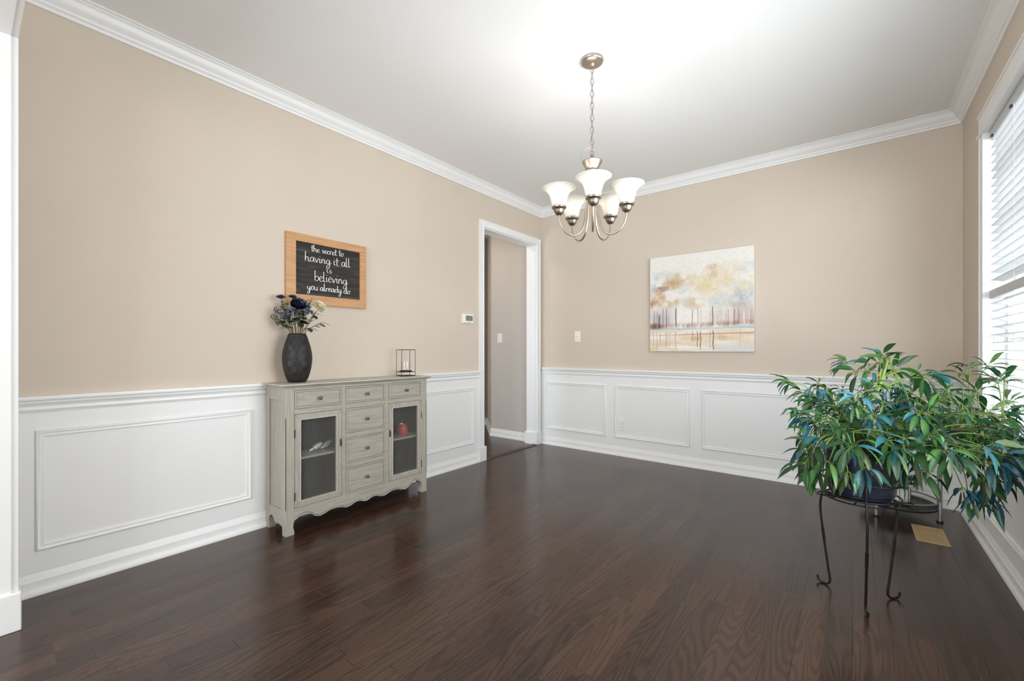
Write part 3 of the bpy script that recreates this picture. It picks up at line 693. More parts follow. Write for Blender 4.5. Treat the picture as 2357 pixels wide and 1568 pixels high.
def leafy(par, c, d, L=.05, w=.014, mat='fleaf', n=1):
    m = MB()
    for k in range(n):
        dd = (d + Vector((random.uniform(-.4, .4), random.uniform(-.4, .4), random.uniform(-.3, .3)))*(k > 0)).normalized()
        petal(m, c, dd, Vector((0, 0, 1)), L*random.uniform(.8, 1.1), w, -.3, 4)
    m.build('leaf', M[mat], par, smooth='all', recalc=False)
def flower(kind, p, lab, cat='flower', name=None):
    p = Vector(p); t = thing(name or kind, (p.x, p.y, VC[2] + .3), lab, cat, 'stems of the bouquet in the black vase')
    ax = fstem(t, p); m = MB(); out = (Vector((.45, (p.y-VC[1])*3, .5))).normalized()
    if kind == 'navy_rose':
        ax = Vector((.55, -.1, .75)).normalized()
        for ring, (n, L, w, ti, cu) in enumerate(((4, .030, .012, 75, .0), (5, .034, .018, 66, .1), (6, .038, .022, 52, .15), (7, .040, .024, 34, .2), (7, .038, .024, 12, .1))):
            daisy(m, p - ax*.02, ax, L*1.45, w*1.6, n, R(ti), cu, ring*.4)
        m.sphere(p, .012, 8, 6); m.build('bloom', M['navy'], t, smooth='all', recalc=False)
    elif kind == 'navy_aster':
        ax = (out + Vector((0, 0, .7))).normalized(); daisy(m, p, ax, .034, .0058, 14, R(8), .1); daisy(m, p, ax, .026, .005, 11, R(34), .1, .5); m.sphere(p + ax*.004, .009, 8, 5); m.build('bloom', M['navy'], t, smooth='all', recalc=False)
    elif kind == 'cream_chrysanthemum':
        for ring, (n, L, ti) in enumerate(((24, .034, -24), (26, .036, -4), (24, .034, 16), (22, .031, 34), (18, .027, 52), (12, .022, 68))): daisy(m, p, out, L*1.45, .0072, n, R(ti), .12, ring*.5)
        m.build('bloom', M['cream'], t, smooth='all', recalc=False)
    elif kind == 'cream_daisy':
        daisy(m, p, Vector((.2, .2, .9)), .032, .008, 9, R(35), -.15); m.build('bloom', M['cream'], t, smooth='all', recalc=False)
    elif kind == 'blue_filler_flower':
        for k in range(42):
            o_ = Vector([max(-1.3, min(1.3, random.gauss(0, 1)))*s_ for s_ in (.014, .017, .017)]); daisy(m, p + o_, (out + o_*25).normalized(), .010, .0030, 5, R(20), .1)
        m.build('bloom', M['blueflower'], t, smooth='all', recalc=False)
    elif kind == 'berry_sprig':
        for k in range(15):
            o_ = Vector([max(-1.7, min(1.7, random.gauss(0, 1)))*s_ for s_ in (.010, .015, .014)]); m.sphere(p + o_, .0036, 8, 5)
        m.build('berries', M['berry'], t, smooth='all'); m2 = MB()
        for (vx) in [m.v[i] for i in range(0, len(m.v), len(m.v)//15)][:15]: m2.tube([p - Vector((0, 0, .02)), vx], .0007, 4)
        m2.build('twigs', M['fstem'], t)
    elif kind == 'leaf_sprig':
        for k in range(4):
            c = p.lerp(Vector((VC[0], VC[1], VC[2] + .32)), k*.14); leafy(t, c, Vector(((-1)**k*.3 + .2, (p.y-VC[1])*6 + (-1)**k*.2, -.1 + .3*k*.2)).normalized(), .055, .016)
        return t
    c = p.lerp(Vector((VC[0], VC[1], VC[2] + .31)), .4)
    leafy(t, c, Vector((.5, (p.y-VC[1])*5 + random.uniform(-.5, .5), .3)).normalized(), .052, .014, n=4)
    return t
fl_ = [('navy_rose', (.165, 1.312, 1.388), 'large dark navy rose in the centre of the vase bouquet'),
 ('navy_aster', (.085, 1.240, 1.426), 'small navy aster at the upper left of the bouquet'),
 ('navy_aster', (.120, 1.296, 1.430), 'navy aster just above the navy rose'),
 ('navy_aster', (.185, 1.336, 1.268), 'dark blue bud low beside the vase mouth'),
 ('blue_filler_flower', (.150, 1.273, 1.340), 'dusty blue filler flower left below the navy rose'),
 ('blue_filler_flower', (.178, 1.343, 1.392), 'dusty blue filler flower close right of navy rose'),
 ('blue_filler_flower', (.110, 1.252, 1.308), 'dusty blue filler flower low at left of bouquet'),
 ('blue_filler_flower', (.200, 1.356, 1.350), 'dusty blue filler flower low at right of navy rose'),
 ('berry_sprig', (.09, 1.243, 1.377), 'dark berry sprig under the upper left aster'),
 ('berry_sprig', (.08, 1.225, 1.340), 'dark berry sprig at middle left of the bouquet'),
 ('berry_sprig', (.07, 1.212, 1.302), 'dark berry sprig reaching farthest left, upper one'),
 ('berry_sprig', (.075, 1.222, 1.275), 'dark berry sprig drooping lowest at left'),
 ('cream_chrysanthemum', (.225, 1.415, 1.372), 'large cream chrysanthemum at right of the bouquet'),
 ('cream_daisy', (.200, 1.378, 1.428), 'small cream daisy above the chrysanthemum'),
 ('leaf_sprig', (.240, 1.425, 1.275), 'green leaf sprig drooping right of the vase'),
 ('leaf_sprig', (.225, 1.385, 1.335), 'green leaf sprig under the cream chrysanthemum'),
 ('leaf_sprig', (.110, 1.262, 1.255), 'green leaf sprig low at left over vase rim'),
 ('leaf_sprig', (.200, 1.370, 1.240), 'green leaf sprig low at right over vase rim'),
 ('leaf_sprig', (.170, 1.322, 1.310), 'green leaf sprig below the navy rose'),
 ('leaf_sprig', (.165, 1.345, 1.300), 'green leaf sprig right of centre above vase rim'),
 ('leaf_sprig', (.160, 1.290, 1.290), 'green leaf sprig left of centre above vase rim'),
 ('blue_filler_flower', (.165, 1.318, 1.330), 'dusty blue filler flower directly below the navy rose'),
 ('leaf_sprig', (.185, 1.358, 1.415), 'green leaf sprig rising between rose and cream daisy'),
 ('leaf_sprig', (.100, 1.262, 1.392), 'green leaf sprig between upper left aster and rose')]
for k, p, lab in fl_: flower(k, p, lab, 'flower' if 'berry' not in k and 'leaf' not in k else ('berries' if 'berry' in k else 'leaves'))

# ================================================================== candle holder
HC = (.150, 2.152, .897)
t = thing('candle_holder', HC, 'black square wire candle holder on right end of sideboard', 'candle holder')
hd = .078; A0 = YAW + R(-10) ; cn = [(HC[0] + hd*math.cos(A0 + R(90)*k), HC[1] + hd*math.sin(A0 + R(90)*k)) for k in range(4)]
m = MB(); r_ = .0024
for (x, y) in cn: m.tube([(x, y, HC[2] + .003), (x, y, HC[2] + .203)], r_, 4)
for z in (.003, .203, .032):
    for k in range(4):
        a, b = cn[k], cn[(k+1) % 4]; m.tube([(a[0], a[1], HC[2]+z), (b[0], b[1], HC[2]+z)], r_ if z != .032 else .0016, 4)
m.tube([(cn[0][0], cn[0][1], HC[2]+.032), (cn[2][0], cn[2][1], HC[2]+.032)], .0016, 4); m.tube([(cn[1][0], cn[1][1], HC[2]+.032), (cn[3][0], cn[3][1], HC[2]+.032)], .0016, 4)
m.build('frame', M['black_metal'], t)
MB().lathe([(.044, 0), (.046, .002), (.046, .010), (.043, .010), (.042, .004)], (HC[0], HC[1], HC[2]+.033), 28, True, True).build('tray', M['black_metal'], t, smooth=True)
MB().lathe([(.036, 0), (.040, .004), (.041, .07), (.039, .07), (.038, .006), (.034, .003)], (HC[0], HC[1], HC[2]+.043), 28, True, True).build('glass_cup', M['thinglass'], t, smooth=True)

# ================================================================== chalkboard sign
sg = thing('wall_sign', (.0, 1.594, 1.64), 'maple framed charcoal wall sign with white handwritten motto', 'sign')
y0, y1, z0, z1 = 1.303, 1.887, 1.407, 1.871; fw = .062
o_ = [(y0, z0), (y1, z0), (y1, z1), (y0, z1)]; i_ = [(y0+fw, z0+fw), (y1-fw+.01, z0+fw), (y1-fw+.01, z1-fw+.01), (y0+fw, z1-fw+.01)]
for k in range(4):
    l = (k+1) % 4; MB().poly([(.002, p[0], p[1]) for p in (o_[k], o_[l], i_[l], i_[k])], (.020, 0, 0)).build('frame_rail', M['maple'], sg, bevel=.0012)
MB().box((.002, y0+fw-.005, z0+fw-.005), (.012, y1-fw+.015, z1-fw+.015)).build('board', M['board'], sg)
G = {
 'a': (1.05, [[(.80,.80),(.50,1.0),(.15,.75),(.05,.35),(.25,.02),(.55,.15),(.80,.85),(.82,.95),(.80,.25),(.95,.0),(1.1,.12)]]),
 'b': (.95, [[(.12,2.1),(.10,1.0),(.10,.05),(.12,.5),(.45,1.0),(.80,.75),(.78,.25),(.45,-.02),(.12,.12)]]),
 'c': (.85, [[(.75,.80),(.50,1.0),(.15,.75),(.08,.35),(.30,.0),(.65,.05),(.9,.25)]]),
 'd': (1.1, [[(.78,.85),(.50,1.0),(.15,.75),(.06,.30),(.30,.0),(.62,.15),(.80,.7),(.86,2.1)],[(.86,2.1),(.80,.9),(.82,.2),(1.0,.0),(1.12,.12)]]),
 'e': (.85, [[(.08,.45),(.45,.55),(.72,.80),(.50,1.02),(.18,.80),(.08,.40),(.30,.0),(.62,.05),(.9,.3)]]),
 'g': (1.05, [[(.78,.82),(.50,1.0),(.15,.78),(.06,.40),(.28,.08),(.60,.2),(.80,.9)],[(.80,.95),(.80,.0),(.70,-.8),(.40,-1.15),(.12,-.85),(.35,-.3),(.9,.1),(1.15,.3)]]),
 'h': (1.05, [[(.12,2.1),(.10,1.0),(.08,.0)],[(.09,.35),(.35,.92),(.62,.90),(.70,.4),(.74,.05),(.95,.0),(1.05,.15)]]),
 'i': (.50, [[(.15,.95),(.14,.35),(.25,.0),(.48,.15)],[(.17,1.45),(.20,1.55)]]),
 'l': (.55, [[(.12,2.1),(.10,1.0),(.14,.15),(.32,.0),(.52,.15)]]),
 'n': (1.0, [[(.08,.95),(.10,.5),(.10,.0)],[(.10,.45),(.38,.98),(.64,.85),(.68,.35),(.76,.0),(1.0,.15)]]),
 'o': (.92, [[(.50,1.0),(.16,.78),(.10,.30),(.40,.0),(.74,.25),(.74,.78),(.50,1.0),(.70,.86),(.95,.92)]]),
 'r': (.72, [[(.08,.98),(.12,.5),(.10,.0)],[(.11,.5),(.30,.92),(.55,1.0),(.68,.85)]]),
 's': (.80, [[(.66,.88),(.42,1.02),(.18,.80),(.36,.55),(.62,.30),(.42,.0),(.06,.08)]]),
 't': (.70, [[(.30,1.85),(.28,.9),(.30,.15),(.48,.0),(.68,.15)],[(-.10,1.22),(.30,1.28),(.78,1.34)]]),
 'u': (1.02, [[(.08,.95),(.10,.35),(.32,.0),(.60,.15),(.74,.6),(.76,.95)],[(.76,.95),(.76,.25),(.90,.0),(1.05,.15)]]),
 'v': (.85, [[(.04,.95),(.22,.5),(.36,.02),(.56,.5),(.70,1.0),(.9,.9)]]),
 'y': (1.0, [[(.08,.95),(.12,.40),(.35,.08),(.64,.3),(.76,.95)],[(.76,.95),(.72,.0),(.58,-.85),(.30,-1.1),(.10,-.8),(.35,-.3),(.9,.15),(1.05,.3)]]),
 ' ': (.62, [])}
def write(txt, ya, yb, z, xh, name='lettering'):
    tot = sum(G[c][0] for c in txt); k = (yb-ya)/tot; m = MB(); u = 0; random.seed(len(txt))
    for c in txt:
        adv, st = G[c]; jz = random.uniform(-.06, .06)*xh; sz = random.uniform(.93, 1.07)
        for s_ in st:
            pts = smooth_path([(.0128, ya + k*(u + p[0]), z + jz + xh*p[1]*sz) for p in s_], 5)
            n = len(pts); rad = []
            for i in range(n):
                d = pts[min(i+1, n-1)] - pts[max(i-1, 0)]; f = abs(d.z)/(d.length+1e-9); rad.append(.0011 + .0013*(f if d.z < 0 else f*.4))
            m.tube(pts, rad, 6)
        u += adv
    m.build(name, M['chalk'], sg)
write('the secret to', 1.470, 1.708, 1.7685, .0215)
write('having it all', 1.427, 1.762, 1.698, .0295)
write('is', 1.578, 1.622, 1.638, .022)
write('believing', 1.493, 1.738, 1.573, .0330)
write('you already do', 1.443, 1.760, 1.507, .0235)

# ================================================================== canvas painting
px0, px1, pz0, pz1 = 1.320, 2.227, 1.083, 1.998
pa = thing('canvas_painting', ((px0+px1)/2, B, 1.54), 'square canvas painting of pale autumn trees by water', 'painting')
MB().box((px0, B - .034, pz0), (px1, B - .001, pz1)).build('stretched_canvas', M['canvas'], pa, bevel=.002)
NP = 320; rp = random.Random(11)
import numpy as np
U, V = np.meshgrid((np.arange(NP)+.5)/NP, (np.arange(NP)+.5)/NP)      # V = 0 bottom
img = np.zeros((NP, NP, 3)); rs = np.random.RandomState(5)
def vnoise(fx, fy, seed):
    r = np.random.RandomState(seed); g = r.rand(fy+2, fx+2); x = U*fx; y = V*fy; xi = x.astype(int); yi = y.astype(int); a = x-xi; b = y-yi; a = a*a*(3-2*a); b = b*b*(3-2*b)
    return g[yi, xi]*(1-a)*(1-b)+g[yi, xi+1]*a*(1-b)+g[yi+1, xi]*(1-a)*b+g[yi+1, xi+1]*a*b
def fbm(fx, fy, seed): return .5*vnoise(fx, fy, seed)+.3*vnoise(fx*2, fy*2, seed+1)+.2*vnoise(fx*4, fy*4, seed+2)
def lay(mask, c):
    global img
    mask = np.clip(mask, 0, 1)[..., None]; img = img*(1-mask)+np.array(c)/255.*mask
img[:] = np.array((232, 229, 222))/255.
lay((fbm(5, 5, 1)-.35)*1.1*(V < .8), (228, 214, 200))
def blob(cx, cy, rx, ry, c, st, sp=.8):
    d = ((U-cx)/rx)**2+((V-cy)/ry)**2; soft = np.clip(1.25-d, 0, 1); n1 = fbm(14, 14, rp.randrange(999)); n2 = rs.rand(NP, NP)
    lay(soft*st*1.15*np.clip((n1-.26)*2.6, 0, 1)*np.clip(.40+sp*1.2*(n2-.35), 0, 1)*1.5, c)
# (u, v) measured on the painting, v up
for a in ((.30, .74, .14, .09, (196, 172, 132), .9), (.22, .70, .10, .07, (186, 156, 116), .8), (.08, .58, .09, .10, (186, 140, 92), .95), (.05, .50, .07, .05, (172, 110, 70), 1), (.18, .52, .14, .07, (196, 158, 112), .9), (.12, .66, .12, .03, (140, 104, 92), .7),
          (.66, .80, .12, .08, (204, 174, 138), .85), (.50, .70, .14, .12, (214, 194, 154), .75), (.62, .66, .16, .12, (220, 202, 160), .75), (.85, .68, .16, .12, (216, 196, 150), .7), (.80, .82, .16, .07, (222, 208, 178), .6), (.46, .50, .14, .07, (206, 176, 144), .8), (.16, .80, .12, .06, (202, 196, 188), .6),
          (.90, .50, .14, .10, (166, 160, 160), .7), (.92, .56, .10, .10, (168, 178, 184), .7), (.72, .50, .14, .08, (186, 196, 196), .7), (.95, .80, .1, .06, (196, 202, 202), .6), (.05, .78, .06, .08, (196, 204, 204), .6), (.38, .86, .2, .06, (230, 224, 212), .6)): blob(*a)
for a in ((.35, .58, .10, .09, (194, 207, 210), 1.0, .1), (.26, .50, .06, .05, (190, 204, 207), 1.0, .1), (.03, .68, .05, .05, (184, 201, 207), 1.0, .1), (.82, .64, .05, .06, (212, 219, 219), .8, .1), (.66, .50, .08, .05, (206, 213, 213), .8, .2)): blob(*a)
lay(((V > .25) & (V < .42) & (U > .26) & (U < .5))*.75*np.clip(1.3-np.abs(V-.33)*12, 0, 1), (240, 232, 228))
band = np.clip((V-.24)*30, 0, 1)*np.clip((.46-V+.10*fbm(9, 1, 91))*7, 0, 1)
lay(band*np.clip((.30-U)*9, 0, 1)*.8*fbm(26, 3, 31), (130, 120, 132)); lay(band*np.clip((U-.58)*7, 0, 1)*.75*fbm(30, 3, 41), (170, 144, 140))
lay(np.clip(1-np.abs(V-.265-.03*np.clip(U-.5, 0, 1))*26, 0, 1)*np.clip(fbm(20, 8, 51)*1.7-.3, 0, 1)*(np.where(U > .5, 1, .8)), (150, 104, 92))
lay(np.clip(1-((U-.06)/.09)**2-((V-.26)/.05)**2, 0, 1)*.9, (128, 84, 70))
for x_, wv, a, b, c in ((.045, .004, .24, .44, (120, 84, 70)), (.075, .003, .24, .42, (150, 120, 100)), (.10, .008, .24, .40, (70, 78, 84)), (.14, .004, .24, .46, (130, 84, 74)), (.175, .004, .24, .46, (120, 80, 76)), (.19, .002, .24, .42, (232, 226, 220)), (.08, .002, .24, .40, (235, 230, 222)), (.275, .007, .25, .46, (112, 66, 56)), (.44, .004, .26, .44, (128, 84, 74)), (.495, .003, .25, .46, (150, 104, 92)), (.525, .002, .25, .44, (176, 150, 140)), (.61, .002, .25, .42, (160, 130, 120)), (.635, .005, .25, .46, (84, 66, 64)), (.78, .003, .25, .42, (160, 120, 110)), (.83, .005, .25, .42, (150, 102, 92)), (.87, .004, .25, .42, (150, 102, 92)), (.915, .005, .25, .40, (238, 234, 228)), (.96, .004, .25, .40, (232, 226, 222)), (.70, .003, .27, .38, (238, 234, 228))):
    wob = .0015*np.sin(V*26+x_*50); lay(np.clip((wv*.8-np.abs(U-x_-wob))*NP*.8+.5, 0, 1)*np.clip((V-a)*60, 0, 1)*np.clip((b-V)*40, 0, 1)*(.55+.45*rs.rand(NP, NP)), c)
water = V < .235
lay(water*.85, (234, 222, 206)); lay(water*fbm(5, 30, 61)*.8, (222, 196, 160)); lay(water*np.clip(fbm(4, 24, 71)-.45, 0, 1)*3, (240, 236, 230)); lay(water*np.clip((.10-V)*16, 0, 1)*np.clip((U-.6)*8, 0, 1)*.7, (216, 216, 220))
lay(np.clip(1-np.abs(V-.232-.004*np.sin(U*9))*70, 0, 1)*.9*np.clip(.4+np.abs(U-.5)*1.4, 0, 1), (146, 184, 200)); lay(np.clip(1-np.abs(V-.175-.01*(U-.5))*110, 0, 1)*.8*np.clip(.3+U, 0, 1), (180, 120, 104))
lay(np.clip(1-((U-.72)/.07)**2-((V-.14)/.03)**2, 0, 1)*.7, (198, 186, 120)); lay(np.clip(1-((U-.48)/.06)**2-((V-.13)/.03)**2, 0, 1)*.6, (196, 160, 112))
for x_, wv, a, c in ((.035, .003, .04, (170, 120, 90)), (.075, .003, .02, (160, 104, 84)), (.11, .003, .06, (150, 96, 80)), (.165, .003, .02, (190, 150, 120)), (.18, .003, .05, (140, 90, 76)), (.21, .003, .02, (180, 140, 120)), (.27, .003, .02, (160, 120, 96)), (.44, .004, .09, (160, 110, 84)), (.49, .004, .03, (110, 70, 58)), (.52, .005, .01, (104, 74, 70)), (.61, .003, .03, (160, 120, 100)), (.64, .006, .005, (96, 70, 70)), (.82, .006, .12, (222, 180, 150)), (.88, .005, .03, (226, 184, 152))):
    wob = .003*np.sin(V*50+x_*40); lay(np.clip((wv*.8-np.abs(U-x_-wob))*NP*.8+.5, 0, 1)*np.clip((V-a)*40, 0, 1)*np.clip((.215-V)*60, 0, 1)*(.45+.55*rs.rand(NP, NP)), c)
lay((V < .10)*(U < .3)*np.clip(np.sin(V*260+np.sin(U*20)), 0, 1)*.5, (214, 178, 140))
img = np.clip(img + (fbm(60, 60, 81)-.5)[..., None]*.07, 0, 1)
lin = np.where(img <= .04045, img/12.92, ((img+.055)/1.055)**2.4)
gv = []; gf = []
for j in range(NP+1):
    for i in range(NP+1): gv.append((px0+.0015+(px1-px0-.003)*i/NP, B-.0345, pz0+.0015+(pz1-pz0-.003)*j/NP))
for j in range(NP):
    for i in range(NP): a = j*(NP+1)+i; gf.append((a, a+1, a+NP+2, a+NP+1))
m = MB(); m.add(gv, gf); po = m.build('painted_surface', M['painting'], pa, recalc=False)
ca = po.data.color_attributes.new('paint', 'FLOAT_COLOR', 'CORNER'); cc = np.ones((NP*NP, 4, 4), dtype=np.float32); cc[:, :, :3] = lin.reshape(-1, 1, 3); ca.data.foreach_set('color', cc.ravel())

# ================================================================== chandelier
KX, KY = 1.732, 2.212
ch = thing('chandelier', (KX, KY, H), 'brushed nickel five-arm chandelier with frosted bell shades', 'chandelier')
MB().lathe([(.063, 0), (.063, -.010), (.060, -.016), (.052, -.020), (.030, -.024), (.016, -.026), (.012, -.032), (.008, -.038)], (KX, KY, H), 40).build('ceiling_canopy', M['nickel'], ch, smooth=True)
ztop, zbot = H - .036, 2.190; nl = 15; pitch = (ztop - zbot)/nl
for k in range(nl):
    zc = ztop - pitch*(k+.5); a = R(38 + 90*(k % 2)); L_ = pitch*.5 + .0045; pts = []
    for q_ in range(16):
        u = 2*math.pi*q_/16; r_ = .0095*math.sin(u); pts.append((KX + r_*math.cos(a), KY + r_*math.sin(a), zc + L_*math.cos(u)))
    MB().tube(pts, .0016, 6, closed=True).build('chain_link', M['nickel_dark'], ch, smooth='all')
cordp = smooth_path([(KX + .004*math.sin(k*2.1), KY + .004*math.cos(k*2.6), ztop - (ztop-zbot)*k/14) for k in range(15)] , 3)
MB().tube(cordp, .0014, 6).build('power_cord', M['nickel_dark'], ch, smooth='all')
MB().tube(smooth_path([(KX, KY, 2.235), (KX - .02, KY - .014, 2.243), (KX - .045, KY - .033, 2.215), (KX - .05, KY - .037, 2.175), (KX - .036, KY - .028, 2.145)], 6), .0011, 6).build('ground_wire', M['nickel'], ch, smooth='all')
MB().tube([(KX, KY, 2.205), (KX, KY, 2.160)], .006, 10).build('top_loop', M['nickel_dark'], ch)
MB().lathe([(.004, 2.150), (.050, 2.163), (.056, 2.166), (.057, 2.162), (.050, 2.150), (.040, 2.132), (.034, 2.122), (.034, 2.116), (.045, 2.112), (.047, 2.104), (.044, 2.098), (.037, 2.094), (.037, 2.062), (.030, 2.052), (.022, 2.040), (.016, 2.020), (.003, 2.016)], (KX, KY, 0), 40).build('hub', M['nickel_dark'], ch, smooth=True)
m = MB()
for k in range(8):
    a = 2*math.pi*k/8; m.sphere((KX + .037*math.cos(a), KY + .037*math.sin(a), 2.08), .007, 8, 5)
m.build('hub_cutouts', M['nickel_dark'], ch)
toCam = math.atan2(CAM[1]-KY, CAM[0]-KX)
for k in range(5):
    a = toCam + R(2) + R(72*k); ca_, sa_ = math.cos(a), math.sin(a); RR = .193
    def pt(r, z): return (KX + r*ca_, KY + r*sa_, z)
    path = smooth_path([pt(.026, 2.06), pt(.030, 1.98), pt(.034, 1.90), pt(.044, 1.82), pt(.066, 1.768), pt(.105, 1.744), pt(.150, 1.757), pt(.180, 1.795), pt(.192, 1.838), pt(RR, 1.865)], 5)
    m = MB(); n = len(path); m.tube(path, [.0078 - .0032*min(1, i/(n*.7)) for i in range(n)], 10); arm = m.build('arm', M['nickel'], ch, smooth='all')
    MB().lathe([(.006, -.034), (.012, -.033), (.022, -.024), (.028, -.012), (.030, -.002), (.032, .0), (.040, .006), (.041, .014), (.038, .016), (.035, .018), (.02, .018)], pt(RR, 1.885), 32).build('socket_cup', M['nickel_dark'], arm, smooth=True)
    P_ = [(.033, 0), (.037, .004), (.041, .020), (.045, .038), (.050, .058), (.058, .076), (.070, .092), (.084, .102), (.093, .1055), (.0945, .107), (.092, .108), (.083, .105), (.069, .095), (.056, .079), (.048, .060), (.043, .040), (.039, .022), (.035, .006), (.028, .004)]
    MB().lathe(P_, pt(RR, 1.898), 40, True, False).build('lamp_shade', M['shade'], arm, smooth='all')
    MB().lathe([(.010, 0), (.012, .012), (.009, .020), (.003, .022)], pt(RR, 1.902), 16).build('bulb', M['bulb'], arm, smooth='all')
    l = bpy.data.lights.new('bulb_light', 'POINT'); l.energy = 1.8; l.color = (1, .98, .95); l.shadow_soft_size = .024
    lo = bpy.data.objects.new('bulb_light', l); COL.objects.link(lo); lo.location = pt(RR, 1.99)

# ================================================================== plant stand
SX, SY = 2.919, 2.462
st = thing('plant_stand', (SX, SY, 0), 'black wrought metal tripod plant stand holding the big pot', 'plant stand')
for k, a in enumerate((157.5, 277.5, 37.5)):
    a = R(a); c_, s_ = math.cos(a), math.sin(a)
    P = [(.128, .545), (.135, .50), (.138, .46), (.156, .41), (.160, .36), (.155, .30), (.140, .18), (.125, .07), (.119, .030), (.126, .010), (.142, .0045), (.158, .006), (.169, .014), (.172, .030)]
    path = smooth_path([(SX + r*c_, SY + r*s_, z) for r, z in P], 5); lg = MB().tube(path, .0048, 8).build('leg', M['black_metal'], st, smooth='all')
    MB().tube([(SX + .151*c_, SY + .151*s_, .265), (SX + .1425*c_, SY + .1425*s_, .20)], .0062, 8).build('leg_joint', M['black_metal'], lg, smooth=True)
def circ(r, z, n=48, cx=SX, cy=SY): return [(cx + r*math.cos(2*math.pi*k/n), cy + r*math.sin(2*math.pi*k/n), z) for k in range(n)]
MB().tube(circ(.138, .465), .0042, 8, closed=True).build('lower_ring', M['black_metal'], st, smooth='all')
MB().tube(circ(.130, .447), .0036, 8, closed=True).build('support_ring', M['black_metal'], st, smooth='all')
MB().tube(circ(.146, .535), .0042, 8, closed=True).build('upper_ring', M['black_metal'], st, smooth='all')
for a in (337, 97, 217):       # leaf-shaped scroll loops between the legs
    a = R(a); pts = []
    for q_ in range(20):
        u = 2*math.pi*q_/20; pts.append((SX + (.150 + .030*math.cos(u))*math.cos(a + .26*math.sin(u)), SY + (.150 + .030*math.cos(u))*math.sin(a + .26*math.sin(u)), .462 + .004*math.sin(2*u)))
    MB().tube(pts, .0032, 6, closed=True).build('scroll_loop', M['black_metal'], st, smooth='all')
m = MB()
for a in (20, 80, 140):
    a = R(a); m.tube([(SX - .13*math.cos(a), SY - .13*math.sin(a), .447), (SX + .13*math.cos(a), SY + .13*math.sin(a), .447)], .003, 6)
m.build('cross_bars', M['black_metal'], st)

# ================================================================== foliage helper
GREENS = [srgb(52, 108, 44), srgb(36, 86, 40), srgb(70, 122, 56), srgb(44, 96, 66), srgb(84, 128, 60), srgb(30, 70, 38), srgb(108, 128, 86)]
TEALS = [srgb(38, 104, 108), srgb(48, 118, 128), srgb(30, 84, 86), srgb(60, 128, 150)]  # bluish sheen of window light put into the leaf colour
class Leaves:
    def __init__(s): s.m = MB(); s.c = []
    def leaf(s, p, d, up, L, w, droop, col, seg=6):
        d = d.normalized(); vs = []; pos = Vector(p); step = L/seg; dirv = d.copy()
        for i in range(seg+1):
            t = i/seg; side = dirv.cross(up)
            if side.length < 1e-3: side = dirv.orthogonal()
            side.normalize(); u = side.cross(dirv).normalized()
            ww = w*(math.sin(math.pi*min(1, t**.8))**.9 if 0 < t < 1 else .04)
            wav = math.sin(t*9)*.06*w
            vs += [pos - side*ww + u*(ww*.42 + wav), pos, pos + side*ww + u*(ww*.42 - wav)]
            dirv = (dirv + Vector((0, 0, -droop/seg))).normalized(); pos = pos + dirv*step
        fs = []
        for i in range(seg): a = i*3; fs += [(a, a+1, a+4, a+3), (a+1, a+2, a+5, a+4)]
        s.m.add(vs, fs); rib = tuple(min(1, c*1.55 + .015) for c in col[:3]) + (1,)
        for i in range(seg): s.c += [col, rib, rib, col, rib, col, col, rib]
    def build(s, name, parent):
        o = s.m.build(name, M['leaf'], parent, smooth='all', recalc=False)
        a = o.data.color_attributes.new('tint', 'FLOAT_COLOR', 'CORNER'); a.data.foreach_set('color', np.array(s.c, dtype=np.float32).ravel()); return o
def umbrella(lv, stems, hub, root, L, rnd, n=None, teal=.3, dark=1.0):
    hub = Vector(hub); root = Vector(root); ax = hub - root
    if ax.length < .02: ax = Vector((rnd.uniform(-1, 1), rnd.uniform(-1, 1), .6))
    mid = (root + hub)/2 + Vector((0, 0, .025)); 
    stems.tube(smooth_path([root, mid, hub], 4), [.0024]*4 + [.0019]*4 + [.0016], 5)
    ax = (hub - mid).normalized(); ax = (ax + Vector((0, 0, -.12))).normalized(); _, a, b = frame(ax); n = n or rnd.choice((6, 7, 7, 8)); ph = rnd.random()*6.28
    tealy = rnd.random() < teal
    for k in range(n):
        q_ = ph + 2*math.pi*k/n + rnd.uniform(-.2, .2); ti = R(rnd.uniform(28, 72)); d = ax*math.cos(ti) + (a*math.cos(q_) + b*math.sin(q_))*math.sin(ti)
        ll = L*rnd.uniform(.62, 1.15); st0 = hub + d*(ll*.22); st0.z -= .002
        stems.tube([hub, st0], .0011, 4)
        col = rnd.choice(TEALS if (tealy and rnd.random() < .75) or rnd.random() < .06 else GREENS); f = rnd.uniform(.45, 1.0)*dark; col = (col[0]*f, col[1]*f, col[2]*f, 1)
        lv.leaf(st0, d, (Vector((0, 0, 1)) + ax*.6 + Vector((rnd.gauss(0, .55), rnd.gauss(0, .55), 0))).normalized(), ll, ll*rnd.uniform(.085, .150), rnd.uniform(.6, 1.7), col)
